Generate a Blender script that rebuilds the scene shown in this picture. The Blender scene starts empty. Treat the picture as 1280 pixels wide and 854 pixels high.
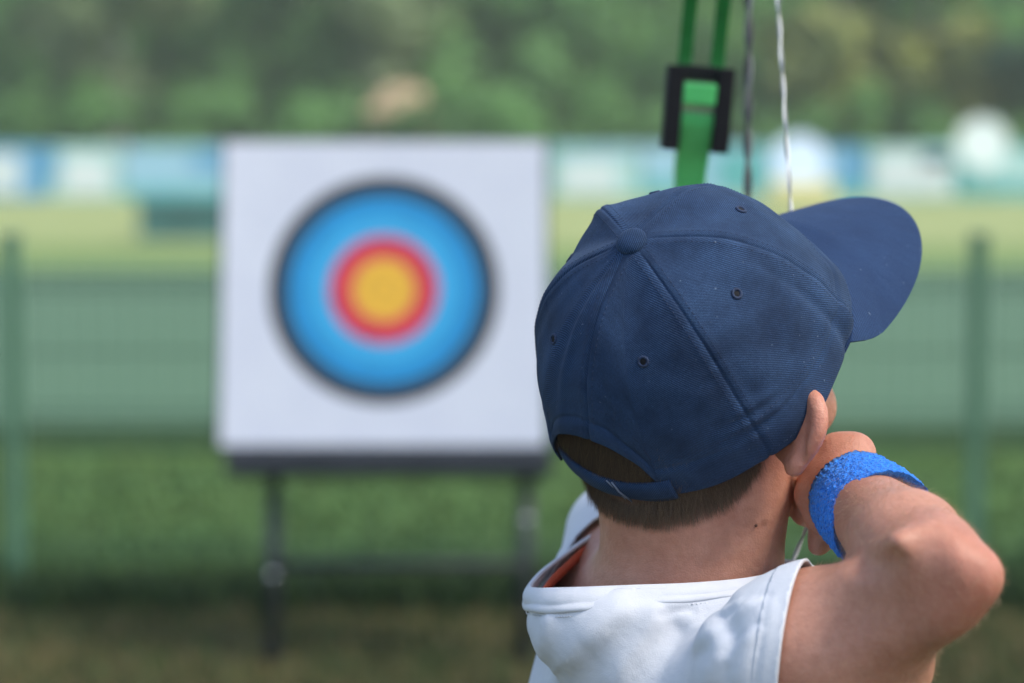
import bpy, bmesh, math, random
import numpy as np
from mathutils import Vector, Matrix, noise

PI = math.pi
random.seed(7); rng = np.random.default_rng(7)
scn = bpy.context.scene
COL = scn.collection

# ------------------------------------------------------------------ camera, world, sun, exposure
LENS, CAMH = 85.0, 1.2
FPX = LENS/36*1280
PITCH = math.atan(267/FPX)
cam_d = bpy.data.cameras.new('camera'); cam = bpy.data.objects.new('camera', cam_d); COL.objects.link(cam)
cam_d.lens = LENS; cam_d.sensor_width = 36; cam_d.clip_end = 500; cam_d.clip_start = 0.05
cam.location = (0, 0, CAMH); cam.rotation_euler = (PI/2-PITCH, 0, 0)
cam_d.dof.use_dof = True; cam_d.dof.focus_distance = 1.445; cam_d.dof.aperture_fstop = 3.9
scn.camera = cam

SUN_EL, SUN_AZ = 54, 112            # azimuth from +Y towards +X
w = bpy.data.worlds.new('World'); scn.world = w; w.use_nodes = True
nt = w.node_tree; bg = nt.nodes['Background']
sky = nt.nodes.new('ShaderNodeTexSky'); sky.sky_type = 'NISHITA'; sky.sun_disc = False
sky.sun_elevation = math.radians(SUN_EL); sky.sun_rotation = math.radians(SUN_AZ)
sky.air_density = 1.0; sky.dust_density = 2.5; sky.ozone_density = 1.0
nt.links.new(sky.outputs[0], bg.inputs[0]); bg.inputs[1].default_value = 0.10
sd = bpy.data.lights.new('sun', 'SUN'); sun = bpy.data.objects.new('sun', sd); COL.objects.link(sun)
sd.energy = 2.4; sd.angle = math.radians(18); sd.color = (1, .95, .87)
sv = Vector((math.sin(math.radians(SUN_AZ))*math.cos(math.radians(SUN_EL)), math.cos(math.radians(SUN_AZ))*math.cos(math.radians(SUN_EL)), math.sin(math.radians(SUN_EL))))
sun.rotation_euler = sv.to_track_quat('Z', 'Y').to_euler(); sun.location = (10, 10, 20)
vs = scn.view_settings; vs.view_transform = 'Standard'; vs.look = 'None'; vs.gamma = 1; vs.use_curve_mapping = False
vs.exposure = 1.65
scn.cycles.use_denoising = True
scn.cycles.max_bounces = 8

# ------------------------------------------------------------------ helpers
CT, ST = math.cos(PITCH), math.sin(PITCH)
def at(px, py, d):                       # pixel of the 1280-wide photograph + depth -> point in the world
    xc = (px-640)/FPX*d; yc = -(py-427)/FPX*d
    return np.array([xc, d*CT+yc*ST, CAMH-d*ST+yc*CT])
def ground(px, py, z=0.0):
    r = at(px, py, 1.0)-np.array([0, 0, CAMH]); t = (z-CAMH)/r[2]
    p = np.array([0, 0, CAMH])+r*t
    return p
def tag(o, label=None, cat=None, group=None, kind=None):
    if label: o['label'] = label
    if cat: o['category'] = cat
    if group: o['group'] = group
    if kind: o['kind'] = kind
    return o
def link(name, me, mats=(), parent=None, smooth=True):
    o = bpy.data.objects.new(name, me); COL.objects.link(o)
    for m in (mats if isinstance(mats, (list, tuple)) else [mats]): me.materials.append(m)
    if parent: o.parent = parent
    if smooth: me.polygons.foreach_set('use_smooth', [True]*len(me.polygons))
    return o
def empty(name, loc):
    o = bpy.data.objects.new(name, None); COL.objects.link(o); o.location = loc; o.empty_display_size = .1
    return o
def attach(o, parent):
    """parent a mesh made in world coordinates under an Empty that stands elsewhere"""
    o.parent = parent; o.matrix_parent_inverse = Matrix.Translation(parent.location).inverted(); return o
def from_np(name, V, Q):
    me = bpy.data.meshes.new(name)
    V = np.asarray(V, np.float32); Q = np.asarray(Q, np.int32)
    n = Q.shape[1]
    me.vertices.add(len(V)); me.vertices.foreach_set('co', V.ravel())
    me.loops.add(Q.size); me.loops.foreach_set('vertex_index', Q.ravel())
    me.polygons.add(len(Q)); me.polygons.foreach_set('loop_start', np.arange(0, Q.size, n, dtype=np.int32))
    me.update(calc_edges=True); me.validate()
    return me
class MB:
    """collects boxes, tubes and lofts and links them as one mesh object"""
    def __init__(s): s.v = []; s.f = []; s.m = []
    def add(s, V, F, mi=0):
        b = len(s.v); s.v += [tuple(map(float, p)) for p in V]
        for f in F: s.f.append(tuple(b+i for i in f)); s.m.append(mi)
    def box(s, c, size, rot=None, mi=0):
        hx, hy, hz = [k/2 for k in size]
        P = [Vector((x*hx, y*hy, z*hz)) for z in (-1, 1) for y in (-1, 1) for x in (-1, 1)]
        if rot is not None: P = [rot @ p for p in P]
        P = [p+Vector(c) for p in P]
        s.add(P, [(0, 2, 3, 1), (4, 5, 7, 6), (0, 1, 5, 4), (2, 6, 7, 3), (0, 4, 6, 2), (1, 3, 7, 5)], mi)
    def tube(s, pts, r, n=10, closed=False, mi=0, cap=True):
        pts = [Vector(p) for p in pts]; N = len(pts)
        rad = r if isinstance(r, (list, tuple, np.ndarray)) else [r]*N
        T = []
        for i in range(N):
            a = pts[(i-1) % N] if (closed or i > 0) else pts[i]
            b = pts[(i+1) % N] if (closed or i < N-1) else pts[i]
            T.append((b-a).normalized())
        u = T[0].orthogonal().normalized(); V = []
        for i in range(N):
            u = (u-T[i]*u.dot(T[i])).normalized(); v = T[i].cross(u)
            for k in range(n):
                a = 2*PI*k/n; V.append(pts[i]+(u*math.cos(a)+v*math.sin(a))*float(rad[i]))
        F = []
        for i in range(N if closed else N-1):
            j = (i+1) % N
            for k in range(n):
                F.append((i*n+k, i*n+(k+1) % n, j*n+(k+1) % n, j*n+k))
        if not closed and cap:
            F.append(tuple(range(n))[::-1]); F.append(tuple((N-1)*n+k for k in range(n)))
        s.add(V, F, mi)
    def build(s, name, mats, parent=None, smooth=True, bevel=0):
        me = bpy.data.meshes.new(name); me.from_pydata(s.v, [], s.f)
        mats = mats if isinstance(mats, (list, tuple)) else [mats]
        o = link(name, me, mats, None, smooth)
        me.polygons.foreach_set('material_index', s.m); me.update()
        if parent is not None: attach(o, parent)
        if bevel:
            b = o.modifiers.new('bevel', 'BEVEL'); b.width = bevel; b.segments = 2; b.limit_method = 'ANGLE'
        return o

# ------------------------------------------------------------------ materials
def mat(name, base=(.5, .5, .5), rough=.6, metal=0, **kw):
    m = bpy.data.materials.new(name); m.use_nodes = True
    p = m.node_tree.nodes['Principled BSDF']
    p.inputs['Base Color'].default_value = (*base, 1); p.inputs['Roughness'].default_value = rough; p.inputs['Metallic'].default_value = metal
    for k, v in kw.items(): p.inputs[k].default_value = v
    return m, m.node_tree, p
def N(nt, t, **kw):
    n = nt.nodes.new(t)
    for k, v in kw.items():
        if k in n.inputs: n.inputs[k].default_value = v
        else: setattr(n, k, v)
    return n
def coord(nt, kind='Object'):
    return nt.nodes.new('ShaderNodeTexCoord').outputs[kind]
def noise_mix(nt, p, c1, c2, scale, detail=4, co=None, lo=.35, hi=.65, rough=.6):
    co = co or coord(nt)
    n = N(nt, 'ShaderNodeTexNoise', Scale=scale, Detail=detail, Roughness=rough); nt.links.new(co, n.inputs['Vector'])
    r = nt.nodes.new('ShaderNodeValToRGB'); r.color_ramp.elements[0].position = lo; r.color_ramp.elements[1].position = hi
    r.color_ramp.elements[0].color = (*c1, 1); r.color_ramp.elements[1].color = (*c2, 1)
    nt.links.new(n.outputs[0], r.inputs[0])
    if p is not None: nt.links.new(r.outputs[0], p.inputs['Base Color'])
    return r.outputs[0], n.outputs[0]
def bump(nt, p, h, strength=.3, dist=.001, prev=None):
    b = N(nt, 'ShaderNodeBump', Strength=strength, Distance=dist); nt.links.new(h, b.inputs['Height'])
    if prev: nt.links.new(prev, b.inputs['Normal'])
    nt.links.new(b.outputs[0], p.inputs['Normal']); return b.outputs[0]
def simple(name, c1, c2, scale, rough=.6, metal=0, **kw):
    m, nt, p = mat(name, c1, rough, metal, **kw); noise_mix(nt, p, c1, c2, scale); return m
def math_(nt, op, a, b=None):
    n = nt.nodes.new('ShaderNodeMath'); n.operation = op
    for i, x in enumerate((a, b)):
        if x is None: continue
        if isinstance(x, (int, float)): n.inputs[i].default_value = x
        else: nt.links.new(x, n.inputs[i])
    return n.outputs[0]
def mixc(nt, f, a, b):
    n = nt.nodes.new('ShaderNodeMix'); n.data_type = 'RGBA'
    if isinstance(f, (int, float)): n.inputs[0].default_value = f
    else: nt.links.new(f, n.inputs[0])
    for i, x in ((6, a), (7, b)):
        if isinstance(x, tuple): n.inputs[i].default_value = (*x, 1)
        else: nt.links.new(x, n.inputs[i])
    return n.outputs[2]

def skin_material():
    m, nt, p = mat('skin', (.5, .27, .18), .48)
    co = coord(nt)
    a, _ = noise_mix(nt, None, (.44, .190, .120), (.58, .285, .195), 22, 3, co, .3, .7)
    b, _ = noise_mix(nt, None, (.37, .15, .09), (.56, .28, .19), 160, 4, co, .38, .62)
    f = mixc(nt, .28, a, b)
    red = N(nt, 'ShaderNodeAttribute', attribute_name='redness')
    f2 = mixc(nt, math_(nt, 'MULTIPLY', red.outputs['Fac'], .6), f, (.46, .15, .10))
    sp = N(nt, 'ShaderNodeTexNoise', Scale=75.0, Detail=1.0); nt.links.new(co, sp.inputs['Vector'])
    mk = N(nt, 'ShaderNodeMapRange'); mk.inputs[1].default_value = .735; mk.inputs[2].default_value = .79; mk.inputs[4].default_value = .45
    nt.links.new(sp.outputs[0], mk.inputs[0])
    f3 = mixc(nt, mk.outputs[0], f2, (.25, .10, .06))
    sc_ = N(nt, 'ShaderNodeAttribute', attribute_name='scalp'); f3 = mixc(nt, math_(nt, 'MULTIPLY', sc_.outputs['Fac'], .9), f3, (.048, .027, .017))
    nt.links.new(f3, p.inputs['Base Color'])
    p.inputs['Subsurface Weight'].default_value = .35; p.inputs['Subsurface Radius'].default_value = (1, .35, .18); p.inputs['Subsurface Scale'].default_value = .0035
    p.inputs['Specular IOR Level'].default_value = .42
    v = N(nt, 'ShaderNodeTexVoronoi', Scale=900.0); nt.links.new(co, v.inputs['Vector'])
    n2 = N(nt, 'ShaderNodeTexNoise', Scale=260.0, Detail=5.0); nt.links.new(co, n2.inputs['Vector'])
    b1 = bump(nt, p, v.outputs['Distance'], .3, .0006); bump(nt, p, n2.outputs[0], .4, .0012, b1)
    return m
SKIN = skin_material()

def twill(name, dark, light, lift=1.0):
    m, nt, p = mat(name, dark, .85)
    uv = coord(nt, 'UV')
    wv = N(nt, 'ShaderNodeTexWave', wave_type='BANDS', bands_direction='DIAGONAL', Scale=420.0, Distortion=1.6, Detail=2.0); wv.inputs['Detail Scale'].default_value = 2.5
    nt.links.new(uv, wv.inputs['Vector'])
    n = N(nt, 'ShaderNodeTexNoise', Scale=1500.0, Detail=2.0); nt.links.new(uv, n.inputs['Vector'])
    nb = N(nt, 'ShaderNodeTexNoise', Scale=26.0, Detail=5.0, Roughness=.65); nt.links.new(uv, nb.inputs['Vector'])
    t = math_(nt, 'MULTIPLY', wv.outputs['Fac'], n.outputs[0])
    wear = N(nt, 'ShaderNodeMapRange'); wear.inputs[1].default_value = .35; wear.inputs[2].default_value = .7; wear.inputs[3].default_value = .35; wear.inputs[4].default_value = 1.9
    nt.links.new(nb.outputs[0], wear.inputs[0])
    t2 = math_(nt, 'MULTIPLY', t, wear.outputs[0])
    c = mixc(nt, math_(nt, 'MINIMUM', math_(nt, 'MULTIPLY', t2, 1.0*lift), 1.0), dark, light)
    lint = N(nt, 'ShaderNodeTexNoise', Scale=420.0, Detail=0.0); nt.links.new(uv, lint.inputs['Vector'])
    lm = N(nt, 'ShaderNodeMapRange'); lm.inputs[1].default_value = .83; lm.inputs[2].default_value = .87; lm.inputs[4].default_value = .3; nt.links.new(lint.outputs[0], lm.inputs[0])
    c = mixc(nt, lm.outputs[0], c, (.3, .36, .45))
    nt.links.new(c, p.inputs['Base Color'])
    p.inputs['Sheen Weight'].default_value = .07; p.inputs['Sheen Roughness'].default_value = .5; p.inputs['Sheen Tint'].default_value = (.6, .75, 1, 1)
    p.inputs['Specular IOR Level'].default_value = .25
    b1 = bump(nt, p, t, .55, .0006); bump(nt, p, nb.outputs[0], .3, .003, b1)
    return m
NAVY = twill('navy_twill', (.0038, .0145, .044), (.042, .094, .205))
NAVY_BRIM = twill('navy_brim_twill', (.006, .022, .070), (.022, .060, .155), .8)
NAVY_THREAD = simple('navy_thread', (.006, .014, .042), (.022, .045, .11), 700, .8)
NAVY_IN = simple('navy_lining', (.008, .014, .035), (.014, .022, .05), 200, .9)
BLACK = simple('hole_shade_black', (.003, .003, .005), (.006, .006, .008), 100, .9)
HAIRM, hnt, hp = mat('brown_hair', (.07, .038, .02), .5)
hat_ = N(hnt, 'ShaderNodeAttribute', attribute_name='tone'); hnt.links.new(mixc(hnt, hat_.outputs['Fac'], (.045, .025, .014), (.32, .205, .12)), hp.inputs['Base Color'])
hp.inputs['Specular IOR Level'].default_value = .6
SCALP = simple('hair_base', (.05, .026, .015), (.10, .055, .032), 500, .8)

def cotton(name, c1, c2, weave=1400):
    m, nt, p = mat(name, c1, .9)
    co = coord(nt)
    noise_mix(nt, p, c1, c2, 30, 3, co)
    a = N(nt, 'ShaderNodeTexNoise', Scale=float(weave), Detail=2.0); nt.links.new(co, a.inputs['Vector'])
    b = N(nt, 'ShaderNodeTexNoise', Scale=90.0, Detail=4.0); nt.links.new(co, b.inputs['Vector'])
    b1 = bump(nt, p, a.outputs[0], .35, .0006); bump(nt, p, b.outputs[0], .22, .003, b1)
    p.inputs['Sheen Weight'].default_value = .1; p.inputs['Specular IOR Level'].default_value = .2
    return m
WHITE = cotton('white_jersey', (.60, .615, .66), (.65, .66, .70))
RIBW = cotton('white_rib', (.62, .63, .67), (.66, .67, .71))
SHORTS = cotton('navy_shorts_cloth', (.02, .025, .05), (.03, .035, .06))
ORANGE = simple('orange_tape', (.62, .09, .03), (.72, .13, .05), 300, .8)
TERRY, tnt, tp = mat('blue_terry', (.01, .13, .62), .95)
tco = coord(tnt)
tc, _ = noise_mix(tnt, tp, (.005, .10, .50), (.030, .27, .90), 520, 3, tco, .32, .66)
tv = N(tnt, 'ShaderNodeTexVoronoi', Scale=900.0); tnt.links.new(tco, tv.inputs['Vector'])
bump(tnt, tp, tv.outputs['Distance'], .8, .001); tp.inputs['Sheen Weight'].default_value = .3
tp.inputs['Sheen Tint'].default_value = (.4, .65, 1, 1)
GREEN_M, gnt, gp = mat('green_anodised', (.03, .30, .05), .34, .1); noise_mix(gnt, gp, (.085, .52, .14), (.10, .60, .17), 60)
GREEN_D = simple('dark_green_limb', (.006, .13, .022), (.010, .17, .03), 60, .35)
PLASTIC = simple('black_plastic', (.006, .006, .008), (.010, .010, .012), 80, .6, **{'Specular IOR Level': .2})
STR_D = simple('dark_string', (.03, .035, .035), (.07, .075, .075), 500, .7)
STR_L = simple('pale_string', (.70, .70, .66), (.80, .80, .76), 500, .6)
STEEL = simple('steel', (.55, .56, .58), (.65, .66, .68), 60, .22, 1)

# ------------------------------------------------------------------ signed distance modelling: one continuous skin per figure
def nrmrows(v): v = v*np.array([1, 1, 0]); return v/np.linalg.norm(v, axis=1)[:, None]
def nrm(v): v = np.asarray(v, float); return v/np.linalg.norm(v)
def cone(a, b, ra, rb):
    a = np.asarray(a, float); b = np.asarray(b, float); ba = b-a; bb = max(ba@ba, 1e-12)
    def f(P):
        pa = P-a; h = np.clip(pa@ba/bb, 0, 1)
        return np.linalg.norm(pa-h[:, None]*ba, axis=1)-(ra+(rb-ra)*h)
    return f
def ell(c, r, R=None):
    c = np.asarray(c, float); r = np.asarray(r, float)
    def f(P):
        q = P-c
        if R is not None: q = q@R
        k0 = np.linalg.norm(q/r, axis=1); k1 = np.linalg.norm(q/(r*r), axis=1)+1e-9
        return k0*(k0-1)/k1
    return f
class SDF:
    def __init__(s): s.ops = []
    def add(s, f, k=.01): s.ops.append(('u', f, k)); return s
    def sub(s, f, k=.004): s.ops.append(('s', f, k)); return s
    def path(s, pts, rad, k=.01):
        for i in range(len(pts)-1): s.add(cone(pts[i], pts[i+1], rad[i], rad[i+1]), k if i == 0 else min(k, .006))
        return s
    def __call__(s, P, margin=None, near=None):
        d = np.full(len(P), 1e3)
        for i, (op, f, k) in enumerate(s.ops):
            idx = slice(None) if near is None else near[i]
            if near is not None and not idx.any(): continue
            q = P[idx]; e = f(q); c = d[idx]
            if op == 'u':
                h = np.clip(.5+.5*(c-e)/k, 0, 1); r = c*(1-h)+e*h-k*h*(1-h)
            else:
                e = -e; h = np.clip(.5-.5*(c-e)/k, 0, 1); r = c*(1-h)+e*h+k*h*(1-h)
            d[idx] = r
        return d
    def hit(s, px, py, d0=1.2, d1=2.2):
        o = np.array([0, 0, CAMH]); r = nrm(at(px, py, 1)-o); t = d0
        for _ in range(200):
            e = s((o+r*t)[None])[0]
            if e < 3e-4: break
            t += e*.8
            if t > d1: return None
        return o+r*t
    def mesh(s, lo, hi, h):
        lo = np.asarray(lo, float); hi = np.asarray(hi, float); B = 8; H = B*h
        nb = np.ceil((hi-lo)/H).astype(int); n = nb*B+1
        g = np.stack(np.meshgrid(*[np.arange(k) for k in nb], indexing='ij'), -1).reshape(-1, 3)
        C = lo+(g+.5)*H
        dist = np.stack([f(C) for _, f, _ in s.ops]); kmax = np.array([k for _, _, k in s.ops])
        keep = np.abs(s(C)) < H*1.6
        g = g[keep]; near = dist[:, keep] < H*1.3+kmax[:, None]*1.2
        G = np.full(tuple(n), 1.0, np.float32)
        c = s(C).reshape(tuple(nb))
        for ax in range(3): c = np.repeat(c, B, ax)
        G[:-1, :-1, :-1] = np.where(c < 0, -1, 1)
        loc = np.stack(np.meshgrid(*[np.arange(B+1)]*3, indexing='ij'), -1).reshape(-1, 3); L = len(loc)
        for st in range(0, len(g), 1500):
            gg = g[st:st+1500]; I = (gg[:, None]*B+loc[None]).reshape(-1, 3)
            nn = np.repeat(near[:, st:st+1500], L, axis=1)
            v = s(lo+I*h, near=nn)
            G[I[:, 0], I[:, 1], I[:, 2]] = v
        S = G < 0; cells = []; pos = []; quads = []; n1 = n-1
        for ax in range(3):
            a = [slice(None)]*3; b = [slice(None)]*3; a[ax] = slice(0, -1); b[ax] = slice(1, None)
            E = np.argwhere(S[tuple(a)] != S[tuple(b)])
            u, v = (ax+1) % 3, (ax+2) % 3
            E = E[(E[:, u] > 0) & (E[:, v] > 0) & (E[:, u] < n1[u]) & (E[:, v] < n1[v])]
            E2 = E.copy(); E2[:, ax] += 1
            f0 = G[E[:, 0], E[:, 1], E[:, 2]]; f1 = G[E2[:, 0], E2[:, 1], E2[:, 2]]
            p = E.astype(float); p[:, ax] += f0/(f0-f1)
            q = []
            for du, dv in ((0, 0), (-1, 0), (-1, -1), (0, -1)):
                c = E.copy(); c[:, u] += du; c[:, v] += dv
                c = (c[:, 0]*n1[1]+c[:, 1])*n1[2]+c[:, 2]; q.append(c); cells.append(c); pos.append(p)
            q = np.stack(q, 1); fl = f0 > 0
            q[fl] = q[fl][:, ::-1]; quads.append(q)
        cells = np.concatenate(cells); pos = np.concatenate(pos); quads = np.concatenate(quads)
        uq, inv = np.unique(cells, return_inverse=True)
        cnt = np.bincount(inv); V = np.stack([np.bincount(inv, pos[:, i])/cnt for i in range(3)], 1)
        V = lo+V*h; Q = np.searchsorted(uq, quads)
        # keep the largest connected piece only
        return V, Q
def laplace(V, Q, it=2, lam=.5):
    e = np.concatenate([Q[:, [0, 1]], Q[:, [1, 2]], Q[:, [2, 3]], Q[:, [3, 0]]]); e = np.concatenate([e, e[:, ::-1]])
    for _ in range(it):
        acc = np.stack([np.bincount(e[:, 0], V[e[:, 1], i], len(V)) for i in range(3)], 1); c = np.bincount(e[:, 0], minlength=len(V))[:, None]
        V = V+(acc/np.maximum(c, 1)-V)*lam
    return V

# ================================================================== SETTING
def sheet(name, x0, x1, y0, y1, z, m, nx=1, ny=1):
    xs = np.linspace(x0, x1, nx+1); ys = np.linspace(y0, y1, ny+1)
    V = [(x, y, z) for y in ys for x in xs]; W_ = nx+1
    Q = [(j*W_+i, j*W_+i+1, (j+1)*W_+i+1, (j+1)*W_+i) for j in range(ny) for i in range(nx)]
    o = link(name, from_np(name, V, Q), m, None, False); tag(o, kind='structure'); return o
def grass_mat(name, c1, c2, c3, s1=3, s2=60):
    m, nt, p = mat(name, c1, .95)
    co = coord(nt)
    a, _ = noise_mix(nt, None, c1, c2, s1, 5, co, .35, .65)
    b, nb = noise_mix(nt, None, c3, c2, s2, 4, co)
    nt.links.new(mixc(nt, .45, a, b), p.inputs['Base Color']); bump(nt, p, nb, .6, .02)
    p.inputs['Specular IOR Level'].default_value = .2
    return m
G_WORN = grass_mat('worn_grass', (.028, .040, .009), (.075, .060, .020), (.030, .040, .009), 2.2, 40)
G_STRIP = grass_mat('green_grass', (.045, .105, .028), (.065, .13, .034), (.035, .08, .02), 2, 30)
G_COURT = grass_mat('court_coating', (.042, .086, .053), (.048, .094, .058), (.039, .080, .050), 1.0, 12)
G_LAWN = grass_mat('lawn_grass', (.135, .175, .065), (.175, .20, .085), (.11, .145, .055), .5, 10)
G_EDGE = grass_mat('olive_grass', (.075, .125, .04), (.095, .145, .045), (.06, .10, .032), 1, 20)
sheet('ground', -250, 250, -30, 400, 0, G_WORN)
sheet('grass_strip', -60, 60, 6.0, 8.9, .004, G_STRIP)
sheet('sports_court', -60, 60, 8.9, 20.5, .008, G_COURT)
sheet('verge', -60, 60, 20.5, 24.5, .004, G_EDGE)
sheet('lawn', -90, 90, 24.5, 43, .008, G_LAWN)
def kerb():
    b = MB(); b.box((0, 8.9, .05), (120, .08, .10)); o = b.build('kerb', simple('green_kerb', (.03, .075, .03), (.05, .095, .04), 6, .9), None, False)
    tag(o, kind='structure')
kerb()

# blades of grass round the target and along the fence
def blades(name, n, x0, x1, y0, y1, hmin, hmax, mats, wid=.0035):
    X = rng.uniform(x0, x1, n); Y = rng.uniform(y0, y1, n); H = rng.uniform(hmin, hmax, n); A = rng.uniform(0, 2*PI, n)
    L = rng.uniform(.15, .8, n)*H; D = rng.uniform(0, 2*PI, n)
    bx, by = np.cos(A)*wid, np.sin(A)*wid; tx, ty = np.cos(D)*L, np.sin(D)*L
    Z = np.zeros(n)
    V = np.stack([np.stack([X-bx, Y-by, Z], 1), np.stack([X+bx, Y+by, Z], 1),
                  np.stack([X+tx*.35+bx*.8, Y+ty*.35+by*.8, H*.6], 1), np.stack([X+tx*.35-bx*.8, Y+ty*.35-by*.8, H*.6], 1),
                  np.stack([X+tx+bx*.1, Y+ty+by*.1, H], 1), np.stack([X+tx-bx*.1, Y+ty-by*.1, H], 1)], 1).reshape(-1, 3)
    i = np.arange(n)[:, None]*6
    Q = np.concatenate([i+np.array([[0, 1, 2, 3]]), i+np.array([[3, 2, 4, 5]])])
    me = from_np(name, V, Q); o = link(name, me, mats)
    k = rng.integers(0, len(mats), n); me.polygons.foreach_set('material_index', np.concatenate([k, k]).astype(np.int32))
    tag(o, kind='stuff'); return o
BL = [simple('blade_green', (.035, .075, .015), (.055, .10, .02), 8, .8), simple('blade_olive', (.055, .065, .015), (.075, .080, .02), 8, .8), simple('blade_straw', (.15, .115, .045), (.20, .15, .06), 8, .8)]
BLG = [simple('blade_shadow', (.010, .035, .010), (.018, .05, .014), 8, .8), BL[0]]  # first blade colour carries the shadow along the fence foot
o = blades('worn_grass', 26000, -2.2, 2.2, 3.2, 5.9, .015, .045, BL); tag(o, 'short worn olive and straw grass in front of the fence', 'grass')
o = blades('fence_grass', 26000, -4, 4, 5.92, 6.22, .02, .10, BLG, .004); tag(o, 'tufted grass along the foot of the green fence, shadow put into its dark colour', 'grass')
o = blades('mown_grass', 24000, -3.4, 3.4, 6.25, 8.8, .02, .05, BL[:1]+BLG[1:], .004); tag(o, 'short mown green grass just behind the fence', 'grass')

# ---- fence: green welded wire panels between green posts
FEN, FPOST = simple('fence_wire_green', (.020, .075, .035), (.028, .09, .045), 20, .5), simple('fence_post_green', (.095, .21, .12), (.11, .23, .135), 12, .5)
FY = 6.15
xl = ground(22, 750)[0]*FY/ground(22, 750)[1]; xr = ground(1216, 750)[0]*FY/ground(1216, 750)[1]
PW = (xr-xl)
fr = empty('wire_fence', (0, FY, 0)); tag(fr, 'low green welded wire fence with square posts behind the archery target', 'fence')
for k in range(-2, 3):
    x0 = xl+PW*k
    b = MB()
    b.box((x0, FY, .46), (.040, .040, .92)); b.box((x0, FY, .926), (.049, .049, .012))
    b.build('post', FPOST, fr, False)
    if k == 2: break
    b = MB()
    prof = [(.03, 0), (.10, 0), (.125, -.025), (.15, 0), (.44, 0), (.465, -.025), (.49, 0), (.78, 0), (.805, -.025), (.83, 0), (.86, 0)]
    nv = int(PW/.05)
    for i in range(nv):
        x = x0+.045+i*(PW-.09)/(nv-1)
        b.tube([(x, FY+dy, z) for z, dy in prof], .0018, 4)
    for z in (.03, .10, .15, .30, .44, .49, .63, .78, .83):
        b.tube([(x0+.03, FY-.005, z), (x0+PW-.03, FY-.005, z)], .0032, 4)
    for z in (.125, .465, .805):
        b.tube([(x0+.03, FY-.03, z), (x0+PW-.03, FY-.03, z)], .0045, 4)
    b.build('wire_panel', FEN, fr)

# ---- far boards along the lawn
BOARD_Y = 41.0
def bmat(n, c1, c2): return simple(n, c1, c2, 1.5, .5)
B_WH, B_BL, B_LB, B_TE, B_PT = bmat('board_white', (.47, .54, .56), (.54, .59, .60)), bmat('board_blue', (.07, .24, .42), (.10, .29, .47)), bmat('board_pale_blue', (.22, .40, .52), (.27, .45, .56)), bmat('board_teal', (.06, .30, .31), (.10, .36, .36)), bmat('board_pale_teal', (.28, .48, .47), (.35, .53, .51))
def board(px0, px1, segs, label, top=182, bot=248, frame=True):
    k = BOARD_Y/FPX
    x0, x1 = (px0-640)*k, (px1-640)*k; z1 = CAMH-(top-160)*k; z0 = max(.02, CAMH-(bot-160)*k)
    t = empty('advertising_board', ((x0+x1)/2, BOARD_Y, 0)); tag(t, label, 'advertising board', 'advertising boards along the far lawn')
    b = MB(); b.box(((x0+x1)/2, BOARD_Y+.04, (z0+z1)/2), (x1-x0-.06, .05, z1-z0)); b.build('panel', segs[0], t, False)
    p = MB(); mats = []
    for m, u0, u1, v0, v1 in segs[1:]:
        mats.append(m); xa, xb = x0+(x1-x0)*u0, x0+(x1-x0)*u1; za, zb = z0+(z1-z0)*v0, z0+(z1-z0)*v1
        p.box(((xa+xb)/2, BOARD_Y+.010, (za+zb)/2), (xb-xa, .012, zb-za), None, len(mats)-1)
    if mats: p.build('print', mats, t, False)
    for x in (x0+.2, x1-.2):
        g = MB(); g.box((x, BOARD_Y+.15, z1*.45), (.05, .05, z1*.9)); g.box((x, BOARD_Y+.30, .03), (.05, .5, .04)); g.build('foot', FPOST, t, False)
board(-190, 62, [B_BL, (B_WH, .0, .86, .1, .85)], 'blue board with a wide white print, at the far left end of the boards')
board(62, 152, [B_PT, (B_WH, .2, .85, .1, .75), (B_BL, .0, .14, .4, .95)], 'pale teal and white board left of the archery target')
board(152, 300, [B_LB, (B_TE, .0, 1, .0, .2), (B_BL, .6, 1, .5, .9)], 'pale blue board with a teal strip, next to the dark box')
board(300, 480, [B_BL, (B_WH, .1, .5, .2, .8)], 'blue board with white print hidden behind the archery target')
board(480, 690, [B_TE, (B_LB, .2, .8, .3, .8)], 'teal board with pale blue print hidden behind the archery target')
board(690, 800, [B_PT, (B_WH, .1, .75, .1, .7), (B_LB, .0, 1, .84, 1)], 'pale teal and white board just right of the archery target')
board(800, 960, [B_LB, (B_TE, .0, .45, .0, .35), (B_TE, .6, 1, .1, .9)], 'pale blue and teal board seen behind the green bow')
board(960, 1085, [B_BL, (B_TE, .0, 1, .0, .25), (B_LB, .3, .7, .4, .9)], 'blue board with a teal foot, behind the peak of the cap')
board(1085, 1195, [B_PT, (B_WH, .08, .92, .1, .82), (B_LB, .6, .9, .6, .95)], 'white board with a pale teal border, right of the cap')
board(1195, 1400, [B_TE, (B_PT, .1, .5, .3, .9)], 'teal board at the far right end of the boards')
def round_sign(px, py, r, Y, m, label, post=True):
    k = Y/FPX; x = (px-640)*k; z = CAMH-(py-160)*k
    t = empty('round_sign', (x, Y, 0)); tag(t, label, 'sign')
    b = MB(); b.tube([(x, Y-.02, z), (x, Y+.02, z)], r, 32); b.build('sign_face', m, t, False)
    b = MB(); b.tube([(x, Y+.045, 0), (x, Y+.045, z+r*.6)], .025, 10); b.build('post', FPOST, t)
round_sign(998, 203, .45, 39.5, bmat('sign_pale_blue', (.56, .68, .90), (.62, .73, .92)), 'round pale blue white sign on a post beside the bowstring')
round_sign(1226, 180, .42, 39.0, bmat('sign_white', (.62, .70, .70), (.68, .75, .74)), 'round white sign on a post at the right of the boards')
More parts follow.
